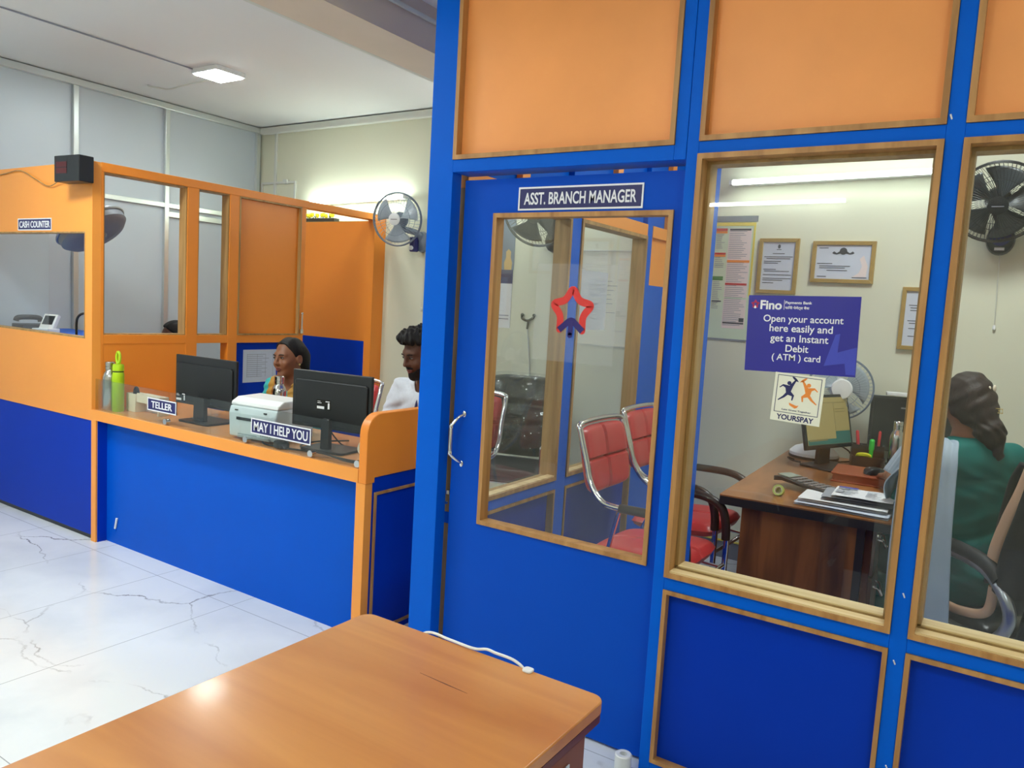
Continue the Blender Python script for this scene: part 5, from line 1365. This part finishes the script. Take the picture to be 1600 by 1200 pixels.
def person(label, loc, rz, J, skin='skin', male=False, h=.0055):
    """seated figure facing local -Y. J: joints in the local frame"""
    t = thing('person', label, 'person', loc, rz)
    HM = head_frame(J['head'], J.get('yaw', 0), J.get('pitch', 0), J.get('roll', 0))
    neck = Vector(J['neck']); chest = Vector(J['chest']); waist = Vector(J['waist']); pel = Vector(J['pelvis'])
    wd = J.get('width', 1.0)
    sh = [Vector(J['shL']), Vector(J['shR'])]; el = [Vector(J['elL']), Vector(J['elR'])]; wr = [Vector(J['wrL']), Vector(J['wrR'])]
    kn = [Vector(J['knL']), Vector(J['knR'])]; an = [Vector(J['anL']), Vector(J['anR'])]
    nb = HM @ Vector((0, .02, -.075))
    def torso(P):
        d = ell(P, pel, (.165 * wd, .130, .125))
        d = smin(d, ell(P, waist, (.130 * wd, .098, .150)), .09)
        d = smin(d, ell(P, chest, (.152 * wd, .108, .165)), .09)
        d = smin(d, cap(P, sh[0], sh[1], .050), .07)
        if not male:
            for s in (-1, 1): d = smin(d, ell(P, chest + Vector((s * .066, -.085, -.02)), (.058, .050, .056)), .04)
        d = smin(d, cap(P, (sh[0] + sh[1]) / 2 + Vector((0, 0, .02)), neck, .075, .052), .05)
        return d
    def arms(P, upto=2.0):
        d = np.full(len(P), 9.0)
        for k in range(2):
            d = np.minimum(d, cap(P, sh[k], el[k] if upto >= 1 else sh[k].lerp(el[k], upto), .050 * wd, .040))
            if upto > 1:
                d = smin(d, cap(P, el[k], wr[k] if upto >= 2 else el[k].lerp(wr[k], upto - 1), .039, .026), .03)
        return d
    def legs(P):
        d = np.full(len(P), 9.0)
        for k, s in ((0, -1), (1, 1)):
            hip = pel + Vector((s * .085, -.03, -.02))
            d = np.minimum(d, smin(cap(P, hip, kn[k], .082 * wd, .058), cap(P, kn[k], an[k], .056, .036), .03))
        return d
    def body(P):
        H = to_local(P, HM)
        d = head_field(H, male)
        d = smin(d, cap(P, nb, neck, .049 if not male else .056, .052), .03)
        d = smin(d, torso(P), .04); d = smin(d, arms(P), .03); d = smin(d, legs(P), .05)
        for k in range(2):
            if ('hand%d' % k) in J:
                D, U, S_ = J['hand%d' % k]; d = fingers(P, d, wr[k], D, U, S_, J.get('curl', .3))
            else:
                D = (wr[k] - el[k]).normalized(); U = Vector((0, 0, 1)); S_ = Vector((1 if k == 0 else -1, 0, 0))
                d = fingers(P, d, wr[k], D, U, S_, .35)
            f0 = an[k]; d = smin(d, cap(P, f0, f0 + Vector((0, -.13, -an[k].z + .035)), .038, .030), .03)
        return d
    pts = [HM @ Vector(v) for v in ((0, 0, .15), (.12, -.13, -.1), (-.12, .13, .1), (.1, .12, .12), (-.1, -.13, .12))] + sh + el + wr + kn + an + [pel]
    lo = [min(p[i] for p in pts) - .22 for i in range(3)]; hi = [max(p[i] for p in pts) + .22 for i in range(3)]
    lo[2] = 0.002; hi[2] = HM.translation.z + .17
    o = field_part(t, 'body', body, lo, hi, h, skin)
    def hp(name, m, mt, label=None):
        m.v = [HM @ v for v in m.v]; return part(t, name, m, mt, world=False, smooth=True, label=label)
    if J.get('face', True):
        for s in (-1, 1):
            e = hp('eye', MB().ball((s * .031, -.0822, .006), (.0120, .0062, .0044)), 'eye_white')
            m = MB().ball((s * .031 - .002, -.0868, .006), (.0055, .0024, .0046)); m.v = [HM @ v for v in m.v]
            part(e, 'iris', m, 'eye_dark', world=False, smooth=True)
            m = MB().tube(bez([(s * .015, -.0925, .021), (s * .028, -.0935, .0265), (s * .046, -.081, .023)]), [.0018] + [.0028] * 11 + [.0012], 6)
            hp('eyebrow', m, 'hair')
            m = MB().tube(bez([(s * .019, -.0885, .0085), (s * .031, -.0915, .0125), (s * .044, -.0830, .0085)]), .0014, 6)
            hp('eyelash', m, 'hair')
        m = MB().tube(bez([(-.020, -.0865, -.0585), (-.008, -.0965, -.0555), (0, -.097, -.0570), (.008, -.0965, -.0555), (.020, -.0865, -.0585)]), [.001] * 2 + [.0032] * 21 + [.001] * 2, 8)
        m.tube(bez([(-.018, -.0865, -.0620), (0, -.0955, -.0680), (.018, -.0865, -.0620)]), [.001] * 2 + [.0038] * 9 + [.001] * 2, 8)
        hp('lips', m, 'lips')
    return t, HM, dict(torso=torso, arms=arms, legs=legs, body=body, lo=lo, hi=hi, neck=neck, pel=pel, sh=sh, el=el, wr=wr)
def cloth(t, R, name, f, m, h=.007, label=None, lo=None, hi=None):
    return field_part(t, name, f, lo or R['lo'], hi or R['hi'], h, m, label)
def wav(P, s=1.0): return .0035 * s * np.sin(P[:, 0] * 46 + 9 * np.sin(P[:, 2] * 17)) + .003 * s * np.sin(P[:, 2] * 52 + P[:, 1] * 31)

# ---- seated woman behind the help desk
J = dict(head=(.0, -.06, 1.105), yaw=radians(-9), pitch=radians(2), roll=radians(-4), neck=(0, -.015, .955), chest=(0, .0, .80), waist=(0, .03, .60), pelvis=(0, .06, .47), width=.92,
         shL=(-.155, .0, .905), shR=(.155, .0, .905), elL=(-.20, -.05, .67), elR=(.175, -.06, .67), wrL=(-.12, -.22, .66), wrR=(.12, -.22, .66),
         knL=(-.10, -.34, .46), knR=(.10, -.34, .46), anL=(-.10, -.33, .08), anR=(.10, -.33, .08))
t, HM, R = person('seated woman in teal and mustard behind the help desk, looking to the side', (-3.70, 3.25, 0), radians(10), J)
def hair_f(P, HM=HM):
    Q = to_local(P, HM)
    d = ell(Q, (0, .014, .036), (.082, .100, .092))
    d = smin(d, ell(Q, (0, .07, .0), (.066, .055, .075)), .04)
    d = smin(d, cap(Q, (.0, .10, .0), (.02, .105, -.13), .045, .030), .04)
    d = smin(d, cap(Q, (.02, .105, -.12), (.04, .095, -.24), .032, .018), .03)
    yb = -.040 + .30 * np.abs(Q[:, 0])
    face = np.maximum(Q[:, 1] - (.0 - .95 * np.maximum(Q[:, 2] - .022, -.2)) * .62 + .0, 0 * yb - 9)
    cut = smax(-(Q[:, 1] + .052 * (Q[:, 2] > -9) - .85 * (.078 - Q[:, 2]) * .55), -9 + 0 * yb, .01)
    d = smax(d, cut, .01)
    return d + .0018 * np.sin(Q[:, 0] * 120 + Q[:, 1] * 30)
b = HM.translation
cloth(t, R, 'hair', hair_f, 'hair', .0048, lo=[b.x - .2, b.y - .2, b.z - .34], hi=[b.x + .2, b.y + .24, b.z + .17])
def shirt(P, R=R):
    d = smin(R['torso'](P), R['arms'](P, 1.0), .03) - .012 + wav(P)
    d = smax(d, -ell(P, Vector(R['neck']) + Vector((0, -.045, .02)), (.060, .065, .085)), .01)
    return smax(d, R['pel'].z - .03 - P[:, 2], .01)
cloth(t, R, 'kurta', shirt, 'teal_light', label='teal kurta')
def shawl(P, R=R):
    d = smin(R['torso'](P), R['arms'](P, .6), .03) - .024 + wav(P, 1.3)
    d = smax(d, .036 - np.abs(P[:, 0]) - .10 * np.maximum(P[:, 2] - .86, 0), .012)
    d = smax(d, np.abs(P[:, 0]) - .150, .015)
    d = smax(d, -ell(P, Vector(R['neck']) + Vector((0, -.03, .02)), (.066, .075, .09)), .01)
    return smax(d, .62 - P[:, 2], .01)
cloth(t, R, 'shawl', shawl, 'mustard', label='mustard shawl over the shoulders')
def trousers(P, R=R): return smax(smin(R['legs'](P), R['torso'](P), .05) - .010 + wav(P), np.maximum(P[:, 2] - R['pel'].z - .05, .10 - P[:, 2]), .01)
cloth(t, R, 'trousers', trousers, 'mustard', .009)
m = MB().ball((.083, .004, -.038), .006, None, 10, 8); m.v = [HM @ v for v in m.v]; part(t, 'earring', m, 'gold', world=False, smooth=True)
m = MB().ball((-.083, .004, -.038), .006, None, 10, 8); m.v = [HM @ v for v in m.v]; part(t, 'earring', m, 'gold', world=False, smooth=True)

# ---- seated man at the right end of the help desk
J = dict(head=(0, -.10, 1.235), yaw=radians(-14), pitch=radians(18), neck=(0, -.03, 1.085), chest=(0, .0, .91), waist=(0, .05, .76), pelvis=(0, .08, .645), width=1.06,
         shL=(-.185, -.005, 1.025), shR=(.185, -.005, 1.025), elL=(-.24, -.09, .82), elR=(.235, -.10, .82), wrL=(-.14, -.26, .805), wrR=(.14, -.26, .805),
         knL=(-.11, -.34, .60), knR=(.11, -.34, .60), anL=(-.11, -.34, .09), anR=(.11, -.34, .09))
t, HM, R = person('seated man in a white printed shirt looking down, half hidden by the blue post', (-2.487, 3.09, 0), radians(-1), J, 'skin_dark', True)
def hair_m(P, HM=HM):
    Q = to_local(P, HM)
    d = ell(Q, (0, .018, .050), (.086, .100, .092))
    d = smin(d, ell(Q, (0, -.045, .100), (.070, .062, .042)), .03)
    z = .056 + .03 * np.clip((Q[:, 1] + .03) * -12, 0, 1) - .085 * np.clip(Q[:, 1] * 14 - .2, 0, 1)
    d = smax(d, z - Q[:, 2], .012)
    return d + .009 * np.sin(Q[:, 0] * 105 + 3) * np.sin(Q[:, 1] * 98) * np.sin(Q[:, 2] * 90 + 1) + .003 * np.sin(Q[:, 0] * 210 + Q[:, 1] * 170)
b = HM.translation
cloth(t, R, 'hair', hair_m, 'hair', .0048, lo=[b.x - .2, b.y - .22, b.z - .12], hi=[b.x + .2, b.y + .24, b.z + .19])
def beard(P, HM=HM):
    Q = to_local(P, HM)
    d = head_field(Q, True) - .005
    keep = np.minimum(np.maximum(Q[:, 2] + .070 - .55 * np.maximum(np.abs(Q[:, 0]) - .018, 0), -(Q[:, 1] + .105)), np.maximum.reduce([np.abs(Q[:, 2] + .0465) - .0048, np.abs(Q[:, 0]) - .030, Q[:, 1] + .07]))
    d = smax(d, keep, .006)
    d = smax(d, Q[:, 1] - .015, .01)
    return smax(d, -.125 - Q[:, 2], .005)
cloth(t, R, 'beard', beard, 'hair', .0045, lo=[b.x - .15, b.y - .18, b.z - .17], hi=[b.x + .15, b.y + .1, b.z + .06])
def shirt(P, R=R):
    d = smin(R['torso'](P), R['arms'](P, 1.0), .03) - .014 + wav(P)
    d = smax(d, -cap(P, Vector(R['neck']) + Vector((0, -.02, -.02)), Vector(R['neck']) + Vector((0, -.03, .10)), .056, .075), .008)
    return smax(d, R['pel'].z - .06 - P[:, 2], .01)
cloth(t, R, 'shirt', shirt, 'shirt_white', .0065)
m = MB().tube(bez([(.0, -.083, 1.055), (-.002, -.118, .98), (.0, -.134, .90), (0, -.132, .80)]), .0065, 8)
part(t, 'placket', m, 'navy', world=False, smooth=True, label='dark trim down the shirt front')
def trousers(P, R=R): return smax(smin(R['legs'](P), R['torso'](P), .05) - .010 + wav(P), np.maximum(P[:, 2] - R['pel'].z - .02, .10 - P[:, 2]), .01)
cloth(t, R, 'trousers', trousers, 'dark_cloth', .009)

# ---- cashier, only the top of the head shows
J = dict(head=(0, -.05, 1.125), yaw=radians(-40), pitch=radians(20), neck=(0, -.01, .97), chest=(0, .0, .81), waist=(0, .03, .61), pelvis=(0, .06, .48), width=.95,
         shL=(-.16, .0, .91), shR=(.16, .0, .91), elL=(-.21, -.05, .68), elR=(.21, -.06, .68), wrL=(-.12, -.20, .66), wrR=(.12, -.20, .66),
         knL=(-.10, -.32, .47), knR=(.10, -.32, .47), anL=(-.10, -.30, .08), anR=(.10, -.30, .08))
t, HM, R = person('cashier in the cabin, only the dark hair showing above the orange panel', (-4.96, 3.30, 0), radians(20), J, 'skin_dark', False, .008)
def hair_c(P, HM=HM):
    Q = to_local(P, HM)
    d = ell(Q, (0, .016, .040), (.084, .102, .094))
    d = smin(d, ell(Q, (0, .09, .02), (.05, .045, .05)), .03)
    return smax(d, -(Q[:, 1] + .02 - .5 * (.07 - Q[:, 2])), .01) + .002 * np.sin(Q[:, 0] * 110)
b = HM.translation
cloth(t, R, 'hair', hair_c, 'hair', .0065, lo=[b.x - .2, b.y - .2, b.z - .2], hi=[b.x + .2, b.y + .24, b.z + .17])
def shirt(P, R=R):
    d = smin(R['torso'](P), R['arms'](P, 1.0), .03) - .012 + wav(P)
    d = smax(d, -ell(P, Vector(R['neck']) + Vector((0, -.03, .02)), (.066, .07, .08)), .01)
    return smax(d, R['pel'].z - .03 - P[:, 2], .01)
cloth(t, R, 'shirt', shirt, 'dark_cloth', .009)
def trousers(P, R=R): return smax(smin(R['legs'](P), R['torso'](P), .05) - .010, np.maximum(P[:, 2] - R['pel'].z - .05, .10 - P[:, 2]), .01)
cloth(t, R, 'trousers', trousers, 'black_cloth', .010)

# ---- woman in green at the office desk, seen from behind
GX, GY, GR = -.105, 3.52, radians(180 + 44)        # faces (-.7, .7)
GI = (Matrix.Translation((GX, GY, 0)) @ Rz(GR)).inverted()
J = dict(head=(-.02, -.085, 1.215), yaw=radians(-24), pitch=radians(12), neck=(0, -.035, 1.065), chest=(0, .0, .905), waist=(0, .035, .70), pelvis=(0, .05, .56), width=1.06,
         shL=(.175, .0, 1.00), shR=(-.175, .0, 1.00), elL=GI @ Vector((-.315, 3.49, .80)), elR=(-.22, -.17, .80), wrL=GI @ Vector((-.42, 3.85, .832)), wrR=(-.12, -.40, .83),
         knL=(-.10, -.38, .53), knR=(.11, -.37, .53), anL=(-.10, -.38, .12), anR=(.12, -.36, .12),
         hand0=(GI.to_3x3() @ Vector((-.35, 1, -.2)), (0, -.1, 1), GI.to_3x3() @ Vector((1, .3, 0))), hand1=((.2, -1, -.25), (0, -.1, 1), (1, 0, 0)), curl=.22)
t, HM, R = person('woman in green with a pale blue dupatta at the office desk, seen from behind', (GX, GY, 0), GR, J, 'skin')
def hair_g(P, HM=HM):
    Q = to_local(P, HM)
    d = ell(Q, (0, .018, .036), (.086, .104, .094))
    d = smin(d, ell(Q, (0, .075, -.015), (.078, .055, .080)), .05)
    d = smin(d, cap(Q, (-.025, .095, -.04), (-.052, .115, -.12), .048, .046), .05)
    d = smin(d, cap(Q, (-.052, .115, -.12), (-.075, .122, -.205), .046, .022), .03)
    d = smax(d, -(Q[:, 1] + .045 - .5 * (.085 - Q[:, 2])), .012)
    wv = .0035 * np.sin(Q[:, 0] * 150 + 6 * np.sin(Q[:, 2] * 30)) * np.clip(-Q[:, 2] * 9, .25, 1) + .002 * np.sin(Q[:, 2] * 110 + Q[:, 0] * 60)
    return d + wv
b = HM.translation
cloth(t, R, 'hair', hair_g, 'hair_brown', .005, lo=[b.x - .22, b.y - .22, b.z - .34], hi=[b.x + .22, b.y + .32, b.z + .17])
def on_hair(x, z, ax=-.35):                # point of the hair surface met from behind
    d_ = Vector((ax, 1, 0)).normalized()
    for q in np.linspace(.32, 0, 160):
        p = HM @ (Vector((x, .02, z)) + d_ * q)
        if hair_g(np.array([p[:]]))[0] < .002: return Vector((x, .02, z)) + d_ * q
    return Vector((x, .12, z))
CR_ = lambda p: Matrix.Translation(p) @ Rz(radians(20))
p = on_hair(-.020, .055)
m = MB().ball((-.011, 0, 0), (.008, .004, .013), CR_(p)).ball((.010, 0, -.001), (.006, .004, .007), CR_(p)); m.v = [HM @ v for v in m.v]
part(t, 'hair_clip', m, 'cream_plastic', world=False, smooth=True, label='cream hair clip')
p = on_hair(-.032, -.035)
m = MB().tube([CR_(p) @ Vector(v) for v in ((-.014, .002, -.008), (.014, .002, -.008), (.014, .002, .008), (-.014, .002, .008))], .0022, 6, True).ball((0, .001, 0), (.004, .003, .003), CR_(p)); m.v = [HM @ v for v in m.v]
part(t, 'hair_clip', m, 'gold', world=False, smooth=True, label='small gold frame clip')
m = MB().lathe([(.004, 0), (.010, 0), (.010, .004), (.004, .004)], 12, Matrix.Translation((.084, .008, -.045)) @ Matrix.Rotation(radians(90), 4, 'Y')); m.v = [HM @ v for v in m.v]
part(t, 'earring', m, 'gold', world=False, smooth=True)
def kameez(P, R=R):
    d = smin(R['torso'](P), R['arms'](P, 1.25), .03) - .012
    d = d + .004 * np.sin(P[:, 2] * 60 + P[:, 0] * 22) * (P[:, 2] < .95) + wav(P, .6)
    d = smax(d, -ell(P, Vector(R['neck']) + Vector((0, .0, .03)), (.064, .07, .07)), .01)
    sk = smin(R['legs'](P) - .022, d, .05)
    return smax(np.where(P[:, 2] < R['pel'].z + .1, sk, d), np.maximum(.33 - P[:, 2], -9), .01)
cloth(t, R, 'kameez', kameez, 'teal_cloth', .0065, label='green kameez')
def salwar(P, R=R): return smax(R['legs'](P) - .022 + wav(P, 1.4), np.maximum(P[:, 2] - .40, .11 - P[:, 2]), .01)
cloth(t, R, 'salwar', salwar, 'teal_cloth', .009)
# the dupatta: a folded strip over the left shoulder, hanging down behind and over the left arm
inv = (Matrix.Translation((GX, GY, 0)) @ Rz(GR)).inverted()
def strip_cloth(name, rows, m, thick=.005, fold=.0075, nf=4, label=None, nv=60, nu=36):
    """rows: (centre, half-width vector) pairs along the strip, world coordinates"""
    C = bez([r[0] for r in rows], max(2, nv // (len(rows) - 1))); W = bez([r[1] for r in rows], max(2, nv // (len(rows) - 1)))
    N = len(C)
    V = []; F = []
    for j in range(N):
        tg = (C[min(j + 1, N - 1)] - C[max(j - 1, 0)]).normalized(); nr = tg.cross(W[j]).normalized()
        for i in range(nu + 1):
            a = 2 * i / nu - 1
            V.append(inv @ (C[j] + W[j] * a + nr * fold * (sin(a * pi * nf + .9 * sin(j * .11) + 1.2 * a * a) * (.5 + .5 * sin(j * .07 + 2 * a))) * (1 - .2 * abs(a))))
    for j in range(N - 1):
        for i in range(nu): F.append((j * (nu + 1) + i, j * (nu + 1) + i + 1, (j + 1) * (nu + 1) + i + 1, (j + 1) * (nu + 1) + i))
    o = part(t, name, MB().add(V, F), m, world=False, smooth=True, label=label)
    so = o.modifiers.new('thick', 'SOLIDIFY'); so.thickness = thick; so.offset = 0
    return o
Wd = lambda x, y, z: Vector((x, y, z))
sL = Matrix.Translation((GX, GY, 0)) @ Rz(GR) @ Vector((.165, 0, 1.06))
rows = [(Wd(sL.x - .17, sL.y + .13, .90), Wd(.03, -.06, .0)), (Wd(sL.x - .10, sL.y + .08, 1.02), Wd(.035, -.06, 0)), (Wd(sL.x - .01, sL.y + .0, 1.085), Wd(.07, -.035, .0)), (Wd(-.232, 3.275, 1.035), Wd(.088, .01, .01)), (Wd(-.232, 3.225, .93), Wd(.095, .01, .0)), (Wd(-.228, 3.175, .77), Wd(.098, .01, .0)), (Wd(-.220, 3.150, .60), Wd(.102, .01, 0)), (Wd(-.210, 3.150, .40), Wd(.105, .01, 0)), (Wd(-.205, 3.150, .18), Wd(.10, .01, 0))]
strip_cloth('dupatta', rows, 'dupatta', label='pale blue dupatta over the left shoulder')
eL = Matrix.Translation((GX, GY, 0)) @ Rz(GR) @ Vector(J['elL']); hL = Matrix.Translation((GX, GY, 0)) @ Rz(GR) @ Vector(J['wrL'])
rows = [(sL + Wd(-.02, .05, .03), Wd(-.02, -.075, .0)), (sL.lerp(eL, .35) + Wd(-.02, -.02, .045), Wd(-.035, -.065, -.02)), (sL.lerp(eL, .75) + Wd(-.05, -.01, .055), Wd(-.05, -.055, -.04)), (eL + Wd(-.045, .035, .055), Wd(-.02, -.035, -.085)), (eL + Wd(-.055, .055, .02), Wd(-.008, -.015, -.085))]
strip_cloth('dupatta_end', rows, 'dupatta', fold=.005, nf=3, label='pale blue dupatta end over the left arm', nv=40)

# ---- her swivel chair and the jacket hanging on it
CX, CY, CR = .03, 3.50, radians(180 + 42)
t = thing('office_chair', 'black swivel office chair with silver loop armrests under the woman in green', 'chair', (CX, CY, 0), CR)
P_ = lambda n, m, mt, **k: part(t, n, m, mt, world=False, **k)
q = cushion(.48, .47, .085); P_('seat', MB().add([Matrix.Translation((0, -.0, .425)) @ v for v in q.v], q.f), 'black_leather', smooth=True, weld=True)
K = Matrix.Translation((0, .285, .77)) @ Matrix.Rotation(radians(90 - 12), 4, 'X')
q = cushion(.46, .56, .07, (), (0,), curve=.04); P_('backrest', MB().add([K @ v for v in q.v], q.f), 'black_leather', smooth=True, weld=True)
for s in (-1, 1):
    x = s * .275
    lp = [(x, -.09, .50), (x + s * .015, -.13, .58), (x + s * .015, -.09, .66), (x, .06, .69), (x, .23, .68), (x, .33, .62), (x - s * .01, .355, .53), (x, .29, .43), (x, .16, .385), (x, .01, .405)]
    lp = [(v.x, v.y, v.z) for v in bez(lp + [lp[0]], 5)][:-1]
    P_('armrest', MB().tube(lp, .021, 12, True), 'silver', smooth=True, label='silver loop armrest')
    P_('armrest_pad', MB().tube(bez([(x, -.08, .685), (x, .06, .712), (x, .23, .702), (x, .31, .66)], 5), .026, 12), 'black_rubber', smooth=True)
P_('under_plate', MB().rbox((-.13, -.12, .345), (.13, .12, .385), .03), 'black_plastic', bevel=.004)
P_('gas_column', MB().lathe([(.045, .09), (.045, .12), (.03, .13), (.03, .26), (.022, .262), (.022, .35)], 20), 'black_plastic', smooth=True)
for k in range(5):
    a = 2 * pi * k / 5 + .3; c = Vector((cos(a), sin(a), 0))
    P_('base_arm', MB().tube([c * .03 + Vector((0, 0, .105)), c * .17 + Vector((0, 0, .09)), c * .29 + Vector((0, 0, .07))], [.026, .021, .015], 10), 'black_plastic', smooth=True)
    w = c * .285; pv = Vector((-c.y, c.x, 0))
    m = MB()
    for s in (-1, 1): m.cyl(w + pv * s * .006 + Vector((0, 0, .028)), w + pv * s * .026 + Vector((0, 0, .028)), .027, 16)
    P_('castor', m.cyl(w + Vector((0, 0, .028)) - pv * .01, w + Vector((0, 0, .028)) + pv * .01, .010, 8).cyl(w + Vector((0, 0, .03)), w + Vector((0, 0, .075)), .008, 8), 'black_rubber', smooth=True)
t = thing('jacket', 'black jacket with a beige lining hanging over the back of the swivel chair', 'jacket', (CX, CY, .5), CR)
inv = (Matrix.Translation((CX, CY, .5)) @ Rz(CR)).inverted()
LW = Matrix.Translation((CX, CY, 0)) @ Rz(CR)
def drape(u, v, off):
    a = 2 * u - 1
    # v 0: front bottom, .5: over the top of the backrest, 1: outside bottom
    pth = [(.225, .62), (.27, .80), (.315, 1.00), (.35, 1.075), (.40, 1.05), (.40, .85), (.37, .62), (.345, .46)]
    k = v * (len(pth) - 1); i = min(int(k), len(pth) - 2); f = k - i
    y = pth[i][0] * (1 - f) + pth[i + 1][0] * f; z = pth[i][1] * (1 - f) + pth[i + 1][1] * f
    y += off + .010 * sin(9 * u + 6 * v) + .04 * a * a * (-1 if v < .5 else 1) * .4
    return LW @ Vector((a * (.255 + .02 * sin(5 * v)), y, z + .012 * sin(7 * u)))
m = MB().grid(lambda u, v: inv @ drape(u, v, .0), 30, 40)
o = part(t, 'shell', m, 'black_cloth', world=False, smooth=True); so = o.modifiers.new('thick', 'SOLIDIFY'); so.thickness = .012
def sleeve(pts, r, mt, name, label=None):
    m = MB().tube(bez(pts, 8), r, 14); m.v = [inv @ (LW @ v) for v in m.v]
    return part(t, name, m, mt, world=False, smooth=True, label=label)
sleeve([(.255, .37, 1.08), (.262, .345, .98), (.255, .29, .86), (.25, .25, .74), (.24, .24, .66)], .026, 'beige_cloth', 'lining', 'beige lining edge')
sleeve([(.235, .40, 1.06), (.25, .385, .92), (.25, .34, .76), (.24, .31, .62)], .05, 'black_cloth', 'sleeve')
sleeve([(.243, .25, .62), (.243, .23, .52), (.248, .12, .480), (.248, .0, .474), (.243, -.13, .485)], .017, 'beige_cloth', 'hem', 'beige hem trailing over the seat side')

# ---- stools under the two seated women at the counters
def stool(label, x, y, h):
    t = thing('stool', label, 'stool', (x, y, 0))
    P = lambda n, m, mt, **k: part(t, n, m, mt, world=False, **k)
    P('seat', MB().lathe([(0, h - .05), (.15, h - .05), (.165, h - .04), (.165, h - .015), (.15, h), (0, h + .004)], 28), 'black_leather', smooth=True)
    for k in range(4):
        a = pi / 4 + pi / 2 * k
        P('leg', MB().cyl((.11 * cos(a), .11 * sin(a), h - .05), (.17 * cos(a), .17 * sin(a), 0), .011, 8), 'chrome', smooth=True)
    P('foot_ring', MB().tube([(.145 * cos(2 * pi * k / 24), .145 * sin(2 * pi * k / 24), .17) for k in range(24)], .007, 8, True), 'chrome', smooth=True)
stool('low round stool under the woman in teal and mustard', -3.70, 3.31, .36)
stool('low round stool under the cashier in the cabin', -4.96, 3.36, .37)
